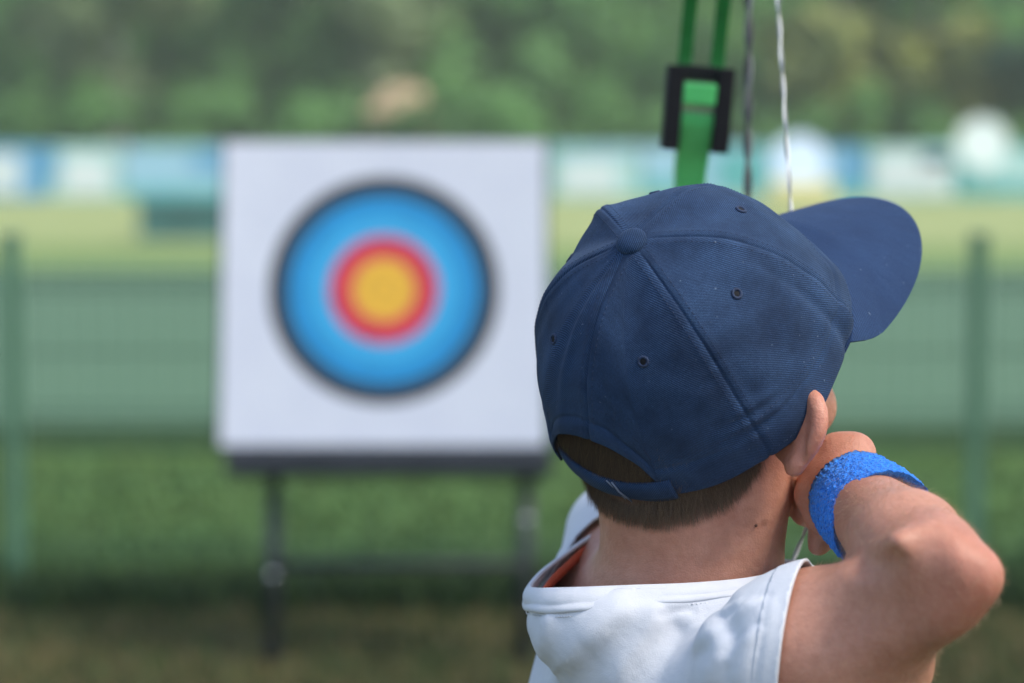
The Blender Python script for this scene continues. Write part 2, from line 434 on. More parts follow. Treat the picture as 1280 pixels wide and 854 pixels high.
def pale_patch():   # low pale yellow stand under the blue sign
    k = 38.5/FPX; b = MB(); x = (1000-640)*k
    t = empty('straw_bale', (x, 38.5, 0)); tag(t, 'pale yellow straw bale on the lawn under the round blue sign', 'straw bale')
    b.box((x, 38.5, .18), (1.0, .5, .34)); b.build('bale', simple('straw', (.50, .46, .20), (.62, .57, .28), 30, .9), t, False, .04)
    for dx in (-.25, .25):
        c = MB(); c.box((x+dx, 38.5, .18), (.02, .515, .356)); c.build('twine', simple('twine', (.4, .3, .12), (.5, .38, .16), 30, .9), t, False)
pale_patch()
def storage_box():
    Y = 26.0; k = Y/FPX; x0, x1 = (176-640)*k, (300-640)*k; m = simple('dark_teal_paint', (.025, .10, .095), (.04, .13, .12), 4, .6)
    t = empty('storage_box', ((x0+x1)/2, Y, 0)); tag(t, 'dark teal storage box with a lid standing on the bright lawn', 'box')
    b = MB(); b.box(((x0+x1)/2, Y, .20), (x1-x0-.05, .6, .38)); b.build('body', m, t, False, .01)
    b = MB(); b.box(((x0+x1)/2, Y, .415), (x1-x0, .66, .05)); b.build('lid', simple('dark_teal_lid', (.02, .08, .085), (.03, .10, .10), 4, .5), t, False, .01)
    b = MB(); b.tube([((x0+x1)/2-.1, Y-.33, .3), ((x0+x1)/2-.1, Y-.36, .3), ((x0+x1)/2+.1, Y-.36, .3), ((x0+x1)/2+.1, Y-.33, .3)], .012, 8); b.build('handle', PLASTIC, t)
storage_box()
def hut():
    Y = 45.6; k = Y/FPX; xc = (500-640)*k; hw = .62; zt = CAMH+(160-108)*k; ze = CAMH+(160-135)*k-.1
    t = empty('small_hut', (xc, Y, 0)); tag(t, 'small wooden hut with a tan roof showing above the target', 'hut')
    b = MB(); b.box((xc, Y, ze/2), (hw*2-.2, 1.6, ze)); b.build('wall', simple('hut_wood', (.30, .20, .11), (.38, .27, .16), 5, .8), t, False)
    b = MB(); zp = zt
    V = [(xc-hw, Y-1, ze), (xc+hw, Y-1, ze), (xc+.35, Y-1, zp), (xc-.15, Y-1, zp), (xc-hw, Y+1, ze), (xc+hw, Y+1, ze), (xc+.35, Y+1, zp), (xc-.15, Y+1, zp)]
    b.add(V, [(0, 1, 2, 3), (5, 4, 7, 6), (1, 5, 6, 2), (4, 0, 3, 7), (3, 2, 6, 7), (0, 4, 5, 1)]); b.build('roof', simple('tan_roof', (.52, .35, .22), (.60, .42, .27), 3, .8), t, False)
    b = MB(); b.box((xc+.2, Y-.815, .85), (.7, .05, 1.7)); b.build('door', simple('hut_door', (.18, .12, .07), (.22, .15, .09), 6, .7), t, False)
hut()

# ---- trees
def leaf_mat(n, c1, c2):
    m, nt, p = mat(n, c1, .7); noise_mix(nt, p, c1, c2, .8, 3)
    p.inputs['Transmission Weight'].default_value = 0; p.inputs['Specular IOR Level'].default_value = .3
    tr = nt.nodes.new('ShaderNodeBsdfTranslucent'); tr.inputs[0].default_value = (c2[0]*1.2, c2[1]*1.2, c2[2]*.8, 1)
    mx = nt.nodes.new('ShaderNodeMixShader'); mx.inputs[0].default_value = .5
    nt.links.new(p.outputs[0], mx.inputs[1]); nt.links.new(tr.outputs[0], mx.inputs[2])
    nt.links.new(mx.outputs[0], nt.nodes['Material Output'].inputs[0]); return m
LEAF = {'mid': leaf_mat('leaf_mid', (.085, .215, .060), (.115, .25, .080)), 'blue': leaf_mat('leaf_bluish', (.080, .20, .075), (.105, .23, .090)),
        'pale': leaf_mat('leaf_pale', (.14, .20, .10), (.19, .25, .13)), 'yellow': leaf_mat('leaf_yellow', (.20, .24, .08), (.28, .31, .11)), 'dark': leaf_mat('leaf_dark', (.035, .085, .05), (.05, .11, .065))}
BARK, BIRCH = simple('bark', (.09, .075, .06), (.16, .14, .11), 6, .9), simple('birch_bark', (.42, .42, .36), (.62, .62, .55), 3, .8)
def leaves_mesh(name, clumps, per, size):
    V = []; n = 0
    C = np.array([c[:3] for c in clumps]); Rr = np.array([c[3] for c in clumps])
    i = rng.integers(0, len(C), per); d = rng.normal(size=(per, 3)); d /= np.linalg.norm(d, axis=1)[:, None]
    P = C[i]+d*(Rr[i]*rng.uniform(.35, 1.05, per))[:, None]
    a = rng.normal(size=(per, 3)); a /= np.linalg.norm(a, axis=1)[:, None]; nn_ = d*.8+np.array([0, -.15, .75])+rng.normal(0, .45, (per, 3)); nn_ /= np.linalg.norm(nn_, axis=1)[:, None]; a = a-nn_*(a*nn_).sum(1)[:, None]; a /= np.linalg.norm(a, axis=1)[:, None]; b = np.cross(a, nn_); b /= np.linalg.norm(b, axis=1)[:, None]
    s = size*rng.uniform(.6, 1.3, per)[:, None]
    V = np.stack([P-a*s, P+b*s*.45, P+a*s, P-b*s*.45], 1).reshape(-1, 3)
    return from_np(name, V, np.arange(per*4).reshape(-1, 4))
def tree_proto(kind, H, R, z0, nleaf, size, bark, conifer=False):
    clumps = []; limbs = MB()
    tr = [(0, 0, -.05)]; x = y = 0
    for i in range(1, 7):
        x += random.uniform(-.08, .08); y += random.uniform(-.08, .08); tr.append((x, y, H*.93*i/6))
    r0 = .022*H+.03
    limbs.tube(tr, [r0*(1-i/6.6) for i in range(7)], 9)
    for k in range(26):
        u = random.random(); z = z0+(H-z0)*u
        env = R*((1-u)*.95+.05 if conifer else math.sin(PI*min(1, (u*.86+.12)))**.7)
        a = random.uniform(0, 2*PI); rr = env*random.uniform(.3, .95)
        c = (rr*math.cos(a), rr*math.sin(a), z); clumps.append((*c, R*random.uniform(.22, .42)*(1 if not conifer else max(.35, 1-u))))
        if k < 14: limbs.tube([(0, 0, max(.4, z-rr*.5)), (c[0]*.5, c[1]*.5, z-rr*.18), c], [r0*.32, r0*.2, r0*.08], 6)
    return leaves_mesh('crown', clumps, nleaf, size), limbs
PROTO = {}
def tree(name, key, x, Y, sc, rz, label, group, spec):
    if key not in PROTO:
        kind, H, R, z0, nl, size, bark, con = spec
        me, lb = tree_proto(kind, H, R, z0, nl, size, bark, con)
        lo = lb.build('trunk', bark, None); lm = lo.data; bpy.data.objects.remove(lo); me.materials.append(LEAF[kind]); PROTO[key] = (me, lm)
    me, lm = PROTO[key]
    t = empty(name, (x, Y, 0)); t.rotation_euler.z = rz; t.scale = (sc, sc, sc); tag(t, label, 'tree', group)
    for nm, d in (('crown', me), ('trunk', lm)):
        o = bpy.data.objects.new(nm, d); COL.objects.link(o); o.parent = t
SPEC = {'broad': ('mid', 5.4, 2.7, .2, 12000, .17, BARK, False), 'bluish': ('blue', 9.5, 3.0, .6, 9000, .26, BARK, False), 'birch': ('pale', 9, 2.0, 2.2, 4500, .2, BIRCH, False),
        'yellow': ('yellow', 7, 1.7, 1.6, 6000, .24, BARK, False), 'spruce': ('dark', 11, 2.4, .3, 9000, .2, BARK, True)}
def T(name, key, px, Y, sc, label, group=None): tree(name, key, (px-640)*Y/FPX, Y, sc, random.uniform(0, 6.28), label, group, SPEC[key])
g = 'broad green trees beyond the boards'
for px in (-420, -250, -90, 40, 250, 370, 560, 700, 840, 960, 1110, 1250, 1420, 1600): T('broadleaf_tree', 'broad', px+random.uniform(-30, 30), 50+random.uniform(-2, 2), random.uniform(.75, 1.15), 'mid green bushy broadleaf tree in the row beyond the advertising boards', g)
g = 'bluish trees of the back row'
for px in (-500, -330, -60, 180, 420, 640, 880, 1120, 1380, 1620): T('tall_tree', 'bluish', px+random.uniform(-30, 30), 66+random.uniform(-2, 2), random.uniform(1.1, 1.25), 'taller bluish green tree in the back row of the wood', g)
SPEC['shade'] = ('mid', 9, 3.1, 3.6, 900, .20, BARK, False)  # leafy trees added out of view to soften the sun on archer and target
for sx_, sy_ in ((3.9, -.6), (3.9, 3.6)): tree('added_shade_tree', 'shade', sx_, sy_, 1.0, random.uniform(0, 6.28), 'tall leafy tree added outside the view, right of the archer, to shade the range', 'shade trees added outside the view', SPEC['shade'])
T('birch_tree', 'birch', 150, 45, .9, 'slender pale birch at the left, above the white board')
T('birch_tree', 'birch', 448, 47.2, 1.0, 'slender pale birch with loose crown above the archery target')
T('birch_tree', 'yellow', 1040, 45.2, .95, 'yellow green birch right of the bowstring')
T('birch_tree', 'yellow', 1160, 45.6, .9, 'yellow green birch above the white sign')
T('spruce_tree', 'spruce', 1300, 44.6, .8, 'dark spruce at the right edge of the picture')
me = leaves_mesh('wood', [(random.uniform(-60, 60), random.uniform(74, 88), random.uniform(0, 15), random.uniform(1.5, 3)) for _ in range(420)], 60000, .55)
tag(link('wood', me, LEAF['blue']), 'dense green wood filling the distance behind the trees', 'woodland', None, 'stuff')
me = leaves_mesh('thicket', [(random.uniform(-32, 32), random.uniform(52.5, 57), random.uniform(.3, 6.5), random.uniform(.7, 1.3)) for _ in range(520)], 90000, .16)
tag(link('thicket', me, LEAF['mid']), 'thick mid green saplings filling the gaps between the far trees', 'thicket', None, 'stuff')
me = leaves_mesh('undergrowth', [(random.uniform(-30, 30), random.uniform(42.6, 45), random.uniform(.2, 1.7), random.uniform(.4, .75)) for _ in range(260)], 45000, .12)
tag(link('undergrowth', me, LEAF['mid']), 'low green undergrowth at the foot of the far trees', 'undergrowth', None, 'stuff')

# ---- one closed box of even haze, added to lighten the far trees
b = MB(); b.box((0, 45, 9.3), (220, 120, 20.6)); hz = b.build('haze', [], None, False); tag(hz, 'pale even haze added over the field to lighten the far trees', 'haze', None, 'stuff')
hm = bpy.data.materials.new('haze'); hm.use_nodes = True; hn = hm.node_tree; hn.nodes.remove(hn.nodes['Principled BSDF'])
pv_ = hn.nodes.new('ShaderNodeVolumePrincipled'); pv_.inputs['Density'].default_value = .0017; pv_.inputs['Color'].default_value = (.80, .95, .82, 1); pv_.inputs['Anisotropy'].default_value = 0
hn.links.new(pv_.outputs[0], hn.nodes['Material Output'].inputs['Volume']); hz.data.materials.append(hm)

# ================================================================== ARCHERY TARGET
def target():
    D = 5.5
    foot = at(480, 800, D); tx = float(at(480, 370, D)[0]); ty = float(at(480, 370, D)[1])
    t = empty('archery_target', (tx, ty, 0)); tag(t, 'white archery butt with blue, red and yellow rings on a dark metal stand', 'archery target')
    BW, BH, TH = .750, .716, .10; tilt = math.radians(13)
    zc = float(at(480, 367, D)[2])
    R = Matrix.Rotation(-tilt, 3, 'X'); c = Vector((tx, ty, zc))
    def L(x, y, z): return c+R @ Vector((x, y, z))      # board frame: -y faces the archer
    b = MB(); b.box(L(0, TH/2, 0), (BW, TH, BH), R)
    foam, nt, p = mat('black_foam', (.02, .025, .03), .9); noise_mix(nt, p, (.015, .022, .024), (.03, .036, .04), 12)
    wv = N(nt, 'ShaderNodeTexWave', Scale=14.0, bands_direction='Z'); nt.links.new(coord(nt), wv.inputs['Vector']); bump(nt, p, wv.outputs['Fac'], .15, .004)
    b.build('butt', foam, t, False, .006)
    b = MB(); b.box(L(0, -.003, .002), (BW-.016, .002, BH-.016), R); b.build('paper', simple('target_paper', (.64, .66, .74), (.68, .70, .77), 8, .8), t, False)
    # printed rings: one flat sheet each, 1 mm apart
    cols = [('black_print', .124, (.012, .014, .018)), ('blue_print', 0, (.006, .25, .54)), ('light_blue_print', 0, (.035, .38, .68)), ('red_print', .066, (.66, .028, .06)), ('yellow_print', .033, (.80, .44, .035))]
    rs = [.262, .220, .170, .124, .072]
    fb = MB(); mats = []
    inner = rs[1:]+[0]
    z0 = .008
    for k, ((n, _, c_), r) in enumerate(zip(cols, rs)):
        mats.append(simple(n, c_, tuple(min(1, v*1.12) for v in c_), 20, .6))
        n_ = 72; ri = inner[k]
        V = [L(r*math.cos(2*PI*i/n_), -.0045-k*.0003, z0+r*math.sin(2*PI*i/n_)) for i in range(n_)]
        if ri > 0:
            V += [L(ri*math.cos(2*PI*i/n_), -.0045-k*.0003, z0+ri*math.sin(2*PI*i/n_)) for i in range(n_)]
            fb.add(V, [(i, (i+1) % n_, n_+(i+1) % n_, n_+i) for i in range(n_)], k)
        else: fb.add(V, [tuple(range(n_))], k)
    # thin scoring lines and centre cross of a paper face
    for r, m_ in ((.0985, 0), (.036, 0)):
        pts = [L(r*math.cos(2*PI*i/72), -.0056, z0+r*math.sin(2*PI*i/72)) for i in range(72)]; fb.tube(pts, .0008, 4, True, m_)
    fb.tube([L(0, -.0058, z0-.012), L(0, -.0058, z0+.012)], .0008, 4, False, 0); fb.tube([L(-.012, -.0058, z0), L(.012, -.0058, z0)], .0008, 4, False, 0)
    fb.build('target_face', mats, t, False)
    dark = simple('stand_black', (.012, .013, .018), (.022, .023, .030), 12, .45)
    tube_m = simple('stand_tube', (.020, .022, .026), (.035, .036, .040), 12, .4)
    b = MB(); b.box(L(.015, .03, -BH/2-.027), (BW-.02, .17, .05), R); b.build('ledge', dark, t, False, .004)
    xl_, xr_ = float(at(343, 700, D)[0]), float(at(657, 700, D)[0])
    yb = float(L(0, 0, -BH/2)[1]); zb = float(L(0, 0, -BH/2)[2])
    for x in (xl_, xr_):
        b = MB(); b.tube([(x, yb+.06, zb-.03), (x, yb-.03, .015)], .017, 14)
        lg = b.build('leg', tube_m, t)
        b = MB(); b.tube([(x, yb-.027, .03), (x, yb-.03, 0)], .022, 14); f = b.build('rubber_foot', PLASTIC, None); f.parent = lg
        p0 = at(658 if x == xr_ else 343, 648 if x == xr_ else 715, D)
        u = (zb-.03-p0[2])/(zb-.045); yy = yb+.06-.09*u
        b = MB(); b.tube([(x, yy-.010-.011*(1-math.cos(PI*q/8)), p0[2]) for q in range(9)], [max(.0005, .011*math.sin(PI*q/8)) for q in range(9)], 16); b.build('clamp_knob', STEEL, t)
    b = MB(); zz = .215; b.tube([(xl_, yb+.005, zz), (xr_, yb+.005, zz)], .011, 12); b.build('crossbar', tube_m, t)
    for x in (xl_, xr_):
        b = MB(); b.tube([(x*1.03, float(L(0, TH, BH*.3)[1])+.02, float(L(0, TH, BH*.3)[2])), (x*1.12, ty+.60, .0)], .012, 12); b.build('rear_leg', tube_m, t)
    b = MB(); b.box(L(0, TH+.012, BH*.3), (BW*.8, .02, .05), R); b.build('rear_rail', tube_m, t, False)
target()

# ================================================================== THE BOY
CAP_T = np.array([.1149, 1.5, 1.0555])
CAP_M = np.array([[.75912, .52102, -.39022], [-.63579, .46486, -.61618], [-.13964, .71585, .68414]])   # columns: right, forward, up of the cap
CA, CB, CH_ = .1046, .0998, .1133
def capw(l): return np.asarray(l, float)@CAP_M.T+CAP_T
yw, pt, rl = math.radians(42), math.radians(12), math.radians(-7)
hf = np.array([math.sin(yw)*math.cos(pt), math.cos(yw)*math.cos(pt), math.sin(pt)])
r0 = np.array([math.cos(yw), -math.sin(yw), 0]); u0 = np.cross(r0, hf)
hr = r0*math.cos(rl)+u0*math.sin(rl); hu = np.cross(hr, hf)
HM = np.stack([hr, hf, hu], 1)
HC = CAP_T+CAP_M[:, 2]*.004+hu*.0
def hd(x, y, z): return HC+HM@np.array([x, y, z])
rootp = np.array([.095, 1.53, 0.0])
person = empty('person', tuple(rootp))
tag(person, 'young boy seen from behind in navy cap and white t-shirt, drawing the bow', 'person')

# joints
Sr, Er, Wr = at(905, 893, 1.44), at(1174, 722, 1.30), at(1078, 631, 1.437)
Sl, Gl = at(774, 727, 1.63), at(846, 432, 2.02)
El = (Sl+Gl)/2+np.array([-.015, 0, -.035]); Wl = Gl+nrm(El-Gl)*.055
neck0 = at(868, 765, 1.515)
s = SDF()
# head
s.add(ell(HC, (.0765, .092, .086), HM))
s.add(ell(capw((-.026, -.052, .014)), (.033, .033, .034)), .02).add(ell(capw((.012, -.054, .010)), (.032, .032, .032)), .02)
s.add(ell(hd(0, .030, -.055), (.053, .060, .064), HM), .025)
s.add(ell(hd(0, .048, -.085), (.042, .040, .034), HM), .02)
s.add(cone(hd(.046, -.002, -.082), hd(.016, .074, -.104), .016, .015), .02).add(cone(hd(-.046, -.002, -.082), hd(-.016, .074, -.104), .016, .015), .02)
s.add(ell(hd(0, .083, -.100), (.017, .012, .012), HM), .012)
s.add(cone(hd(-.030, .080, -.004), hd(.030, .080, -.004), .010, .010), .014)
for sx in (-1, 1):
    s.sub(ell(hd(sx*.029, .097, -.020), (.015, .013, .010), HM), .010)
    s.add(ell(hd(sx*.040, .066, -.045), (.018, .015, .016), HM), .018)
s.add(cone(hd(0, .086, -.014), hd(0, .101, -.043), .006, .0085), .010)
for sx in (-1, 1): s.add(ell(hd(sx*.009, .094, -.046), (.0065, .009, .006), HM), .005)
s.add(ell(hd(0, .091, -.066), (.020, .007, .0045), HM), .004); s.add(ell(hd(0, .089, -.075), (.017, .007, .005), HM), .004)
s.sub(ell(hd(0, .0985, -.0705), (.019, .005, .0012), HM), .002)
# neck
s.add(cone(neck0, hd(.006, -.022, -.065), .050, .0475), .018)
s.add(cone(neck0+np.array([-.006, .012, -.004]), hd(.002, -.04, -.055), .038, .040), .02)
s.add(cone(at(935, 745, 1.50), hd(.050, -.004, -.055), .020, .016), .022)      # sternomastoid
I0 = len(s.ops)
s.add(cone(at(850, 778, 1.50), Sr+np.array([-.01, .03, -.004]), .036, .036), .03)
s.add(cone(at(840, 765, 1.54), Sl+np.array([0, -.01, -.008]), .036, .034), .03)
# torso
tr_, tf_ = nrm(np.array([.29, -.95, 0])), nrm(np.array([.95, .29, 0])); TM = np.stack([tr_, tf_, [0, 0, 1]], 1)
s.add(ell((.093, 1.53, .78), (.112, .074, .155), TM), .04)
s.add(ell((.095, 1.53, .64), (.095, .070, .15), TM), .04)
s.add(ell((.093, 1.53, .54), (.100, .075, .10), TM), .03)
I1 = len(s.ops)
# legs
FR, FL = np.array([.105, 1.405, .0]), np.array([.085, 1.665, 0])
for F_, sg in ((FR, 1), (FL, -1)):
    hp_ = np.array([.094, 1.53, .53])+tr_*.052*sg; kn = np.array([.105, 1.53, .30])+tr_*.085*sg; an = F_+np.array([-.005, 0, .07])
    s.path([hp_, kn], [.068, .042], .02); s.path([kn, kn*.62+an*.38+np.array([-.008, 0, 0]), an], [.040, .040, .026], .012)
    s.add(cone(an+np.array([-.01, 0, -.032]), an+np.array([.10, 0, -.048]), .026, .018), .015)
# right arm: shoulder, elbow, wrist
up_ax = nrm(Er-Sr)
I2 = len(s.ops)
s.add(cone(Sr, Sr+(Er-Sr)*.45, .047, .0450), .02)
s.add(cone(Sr+(Er-Sr)*.40, Er-up_ax*.012, .0455, .0300), .02)
s.add(ell(Sr+(Er-Sr)*.50+np.array([-.004, -.006, -.010]), (.06, .036, .036), None), .03)
I3 = len(s.ops)
tip = at(1226, 719, 1.290)
s.add(cone(Er, tip, .0240, .0108), .024)
s.add(cone(at(1172, 690, 1.322), Er, .0215, .0240), .016)
s.add(ell(at(1128, 700, 1.296), (.011, .010, .009)), .014)
fx = nrm(Wr-Er)
s.add(cone(Er+fx*.005, Er+fx*.055, .0270, .0315), .006)
s.add(cone(Er+fx*.055, Wr, .0315, .0225), .008)
vin = lambda p: nrm(p-np.array([0, 0, CAMH]))
p_ = s.hit(1130, 686); s.add(ell(p_+vin(p_)*.0045, (.0085, .0085, .0078)), .012)           # inner knob of the elbow
pa_, pb_ = s.hit(1156, 676), s.hit(1158, 732); s.sub(cone(pa_-vin(pa_)*.0075, pb_-vin(pb_)*.0075, .0095, .0095), .016)
pa_, pb_ = s.hit(1072, 697), s.hit(1118, 704); s.sub(cone(pa_-vin(pa_)*.004, pb_-vin(pb_)*.0048, .0055, .0050), .006)
pa_, pb_ = s.hit(1050, 760), s.hit(1150, 770); s.sub(cone(pa_-vin(pa_)*.018, pb_-vin(pb_)*.018, .020, .020), .03)
# right hand: palm, four fingers hooked on the string, thumb below
MC = [at(1068, 567, 1.478), at(1045, 565, 1.480), at(1025, 590, 1.480), at(1019, 620, 1.474)]
s.add(cone(Wr, Wr+fx*.02, .0215, .0205), .008)
for m_ in MC: s.add(cone(Wr+fx*.012, m_, .0160, .0112), .008)
s.add(cone(MC[0], MC[3], .0105, .0095), .009)
SH = np.array([at(1016, 600, 1.556), at(1012, 622, 1.556), at(1011, 645, 1.550), at(1014, 662, 1.538)])
for i, m_ in enumerate(MC):
    pip = m_*.35+SH[i]*.65+np.array([-.004, .010, .002]); r_ = (.0085, .0088, .0083, .0074)[i]
    dip = SH[i]+np.array([.010, .010, 0]); tp_ = SH[i]+np.array([.021, -.004, 0])
    s.path([m_, pip, dip, tp_], [r_+.0012, r_, r_*.92, r_*.80], .006)
th0 = Wr*.5+MC[3]*.5+np.array([-.006, .012, -.012]); th1 = at(1030, 668, 1.490); th2 = at(1023, 682, 1.482)
s.path([Wr+fx*.015, th0, th1, th2], [.013, .0115, .0085, .0068], .008)
# left arm and fist round the grip
s.path([Sl, El, Wl], [.038, .030, .021], .02)
s.add(ell(El*.6+Wl*.4, (.030, .05, .030)), .02)
s.add(cone(Wl, Gl+np.array([-.012, -.018, 0]), .021, .020), .01)
for i in range(4):
    z = .026-.0165*i; r_ = (.0085, .0088, .0083, .0072)[i]; b0 = Gl+np.array([-.022, -.012, z])
    s.path([b0, b0+np.array([-.004, .034, 0]), b0+np.array([.022, .044, -.002]), b0+np.array([.036, .024, -.003])], [r_+.001, r_, r_*.95, r_*.8], .005)
s.path([Gl+np.array([-.004, -.03, .02]), Gl+np.array([.022, -.01, .032]), Gl+np.array([.026, .022, .034])], [.0115, .0095, .0075], .008)
# ears
def ear(side):
    if side > 0:
        top, bot = at(1017, 494, 1.436), at(989, 599, 1.436)
        ef = nrm(.80*hr-.42*hf)
    else:
        top, bot = hd(-.078, -.012, .012), hd(-.072, .0, -.042); ef = nrm(-.80*hr-.45*hf)
    eu = nrm(top-bot); ef = nrm(ef-eu*(ef@eu)); en = np.cross(ef, eu)
    if en@hf < 0: en = -en                                # ear's hollow faces forward
    c = (top+bot)/2; R = np.stack([ef, eu, en], 1); L = np.linalg.norm(top-bot)/2
    if side > 0: c = c-ef*.003
    def E(x, y, z): return c+R@np.array([x, y, z])
    s.add(ell(E(-.004, .004, -.001), (.0155, L*.82, .0044), R), .008)
    pts = [E(-.010, L*.30, .002), E(-.005, L*.68, .001), E(.003, L*.93, 0), E(.0125, L*.64, .001), E(.0158, L*.18, .0015), E(.0115, -L*.30, .001), E(.0035, -L*.66, 0)]
    cr = []
    for q in range(len(pts)-1):
        p0, p1, p2, p3 = pts[max(q-1, 0)], pts[q], pts[q+1], pts[min(q+2, len(pts)-1)]
        for f in (0, .34, .67): cr.append(.5*(2*p1+(-p0+p2)*f+(2*p0-5*p1+4*p2-p3)*f*f+(-p0+3*p1-3*p2+p3)*f**3))
    cr.append(pts[-1]); s.path(cr, list(np.interp(np.linspace(0, 1, len(cr)), [0, .3, .6, 1], [.0030, .0036, .0036, .0030])), .005)
    s.add(ell(E(.0015, -L*.74, .0005), (.0070, L*.22, .0044), R), .006)
    s.sub(ell(E(.001, .002, .0052), (.0085, L*.55, .0048), R), .003)
    s.add(cone(E(-.016, L*.40, .001), E(-.014, -L*.40, .002), .0062, .0055), .010)
    s.add(cone(E(-.011, -.004, .006), E(-.010, -.012, .007), .0035, .0035), .004)
ear(1); ear(-1)
pa_, pb_ = s.hit(1005, 548), s.hit(1001, 575)
s.sub(cone(pa_+nrm(pa_-np.array([0, 0, CAMH]))*.0006, pb_+nrm(pb_-np.array([0, 0, CAMH]))*.0006, .0022, .0030), .002)
s.add(cone(at(1010, 560, 1.452), at(1003, 582, 1.450), .0032, .0036), .004)     # tragus before the ear's hollow
BODY = s
V, Q = s.mesh((-.20, 1.15, -.03), (.42, 2.15, 1.20), .0021)
V = laplace(V, Q, 3, .45)
me = from_np('body', V, Q)
body = link('body', me, SKIN); attach(body, person)
# redness of knuckles, elbow and ears (a real tone of the skin)
red = np.zeros(len(V))
for c, r_ in [(tip, .035), (Er, .02)]+[(m_, .014) for m_ in MC]+[(at(1008, 550, 1.44), .035)]:
    red = np.maximum(red, np.exp(-(np.linalg.norm(V-c, axis=1)/r_)**2))
a_ = me.attributes.new('redness', 'FLOAT', 'POINT'); a_.data.foreach_set('value', red.astype(np.float32))
# small mole on the neck
pm = s.hit(945, 657)
if pm is not None:
    b = MB(); b.tube([pm, pm+nrm(np.array([0, 0, CAMH])-pm)*.0008], [.0010, .0006], 10); b.build('mole', simple('mole', (.10, .04, .025), (.14, .06, .035), 500, .6), body)
EYEW, EYED = simple('eye_white', (.7, .68, .66), (.75, .73, .7), 50, .2), simple('iris', (.05, .03, .02), (.10, .06, .03), 300, .15)
for sx in (-1, 1):
    b = MB(); c = Vector(hd(sx*.029, .077, -.020)); n_ = 12
    def ball(c, R_, hemi, mi):
        Vb = []; Fb = []
        for i in range(n_+1):
            for k in range(16):
                a1 = (PI*.30 if hemi else PI)*i/n_; a2 = 2*PI*k/16
                Vb.append(c+Vector(hr)*(R_*math.sin(a1)*math.cos(a2))+Vector(hu)*(R_*math.sin(a1)*math.sin(a2))+Vector(hf)*(R_*math.cos(a1)))
        for i in range(n_):
            for k in range(16): Fb.append((i*16+k, i*16+(k+1) % 16, (i+1)*16+(k+1) % 16, (i+1)*16+k))
        b.add(Vb, Fb, mi)
    ball(c, .0110, False, 0); ball(c, .0112, True, 1); b.build('eye', [EYEW, EYED], body)

def smooth(a, b, x): t = np.clip((x-a)/(b-a), 0, 1); return t*t*(3-2*t)
ARCH_W, ARCH_Z = math.radians(25), .044
def arch_z(th):
    d = np.abs((th-PI-.07+PI) % (2*PI)-PI)
    return np.where(d < ARCH_W, ARCH_Z*np.sqrt(np.clip(1-(d/ARCH_W)**2.4, 0, 1)), 0)
def rim_z(th):
    d = np.abs((th-PI+PI) % (2*PI)-PI)
    return arch_z(th)-.004*smooth(0, .5, d)*smooth(1.2, .6, d)
# ------------------------------------------------------------------ hair: short base plus single hairs
HL_px = [(748, 634), (760, 645), (780, 655), (812, 664), (845, 663), (880, 652), (912, 636), (936, 612), (950, 588), (962, 566), (975, 548), (1000, 500), (1012, 470)]
hl = []
for px, py in HL_px:
    p = s.hit(px, py)
    if p is not None:
        q = (p-HC)@HM; hl.append((math.atan2(q[0], -q[1]), q[2]))
hl = sorted(hl); HA = np.array([a for a, _ in hl]); HZ = np.array([z for _, z in hl])
def hairline(az):
    z = np.interp(az, HA, HZ)
    return np.where(az < -1.1, np.maximum(np.interp(-az, HA, HZ), z), z)          # the unseen left side mirrors the right
ql = (V-HC)@HM; az = np.arctan2(ql[:, 0], -ql[:, 1])
zl = hairline(az)
isear = np.zeros(len(V), bool)
hairv = (ql[:, 2] > zl+.002) & (np.abs(az) < 2.3) & (np.linalg.norm(ql/np.array([.085, .10, .10]), axis=1) < 1.35) & (ql[:, 1] < .055)
top = (ql[:, 2] > .035) & (np.linalg.norm(ql, axis=1) < .105)
hairv |= top
for c in (at(1005, 550, 1.442),): hairv &= ~((np.linalg.norm((V-c)@HM*np.array([1, 1, .6]), axis=1) < .026))
me.update(); nrmv = np.empty(len(V)*3, np.float32); me.vertices.foreach_get('normal', nrmv); NV = nrmv.reshape(-1, 3).astype(float)
a_ = me.attributes.new('scalp', 'FLOAT', 'POINT'); t_ = np.clip((ql[:, 2]-zl-.0005)/.011, 0, 1)*np.where(hairv, 1, 0); a_.data.foreach_set('value', t_.astype(np.float32))
fidx = np.nonzero(hairv[Q].all(1))[0]
fc = V[Q[fidx]].mean(1); capl = (fc-CAP_T)@CAP_M
vis = (capl[:, 2] < .055) & (capl[:, 1] < .06)
fidx = fidx[vis]
nst = 36000
pick = rng.choice(fidx, nst); wts = rng.dirichlet([1, 1, 1, 1], nst)
P0 = (V[Q[pick]]*wts[..., None]).sum(1); N0 = NV[Q[pick]].mean(1); N0 /= np.linalg.norm(N0, axis=1)[:, None]
q0 = (P0-HC)@HM; dz = q0[:, 2]-hairline(np.arctan2(q0[:, 0], -q0[:, 1]))
keepp = rng.random(nst) < np.clip(.10+dz/.016, 0, 1)
Ls = np.where(keepp, 1, .02)*np.clip(.0028+dz*.75, .0028, .019)*rng.uniform(.7, 1.2, nst)
dn = -hu[None]+rng.normal(0, .22, (nst, 3)); dn -= N0*(dn*N0).sum(1)[:, None]; dn /= np.linalg.norm(dn, axis=1)[:, None]
seg = 5; pts = []; p = P0.copy(); lift = rng.uniform(.12, .5, nst)[:, None]
for k in range(seg):
    pts.append(p.copy()); d_ = dn*(1)+N0*lift*(1-.35*k/seg); d_ += rng.normal(0, .06, (nst, 3)); d_ /= np.linalg.norm(d_, axis=1)[:, None]
    p = p+d_*(Ls/(seg-1))[:, None]
pts = np.stack(pts, 1)                                   # nst, seg, 3
ax1 = np.cross(dn, N0); ax2 = N0
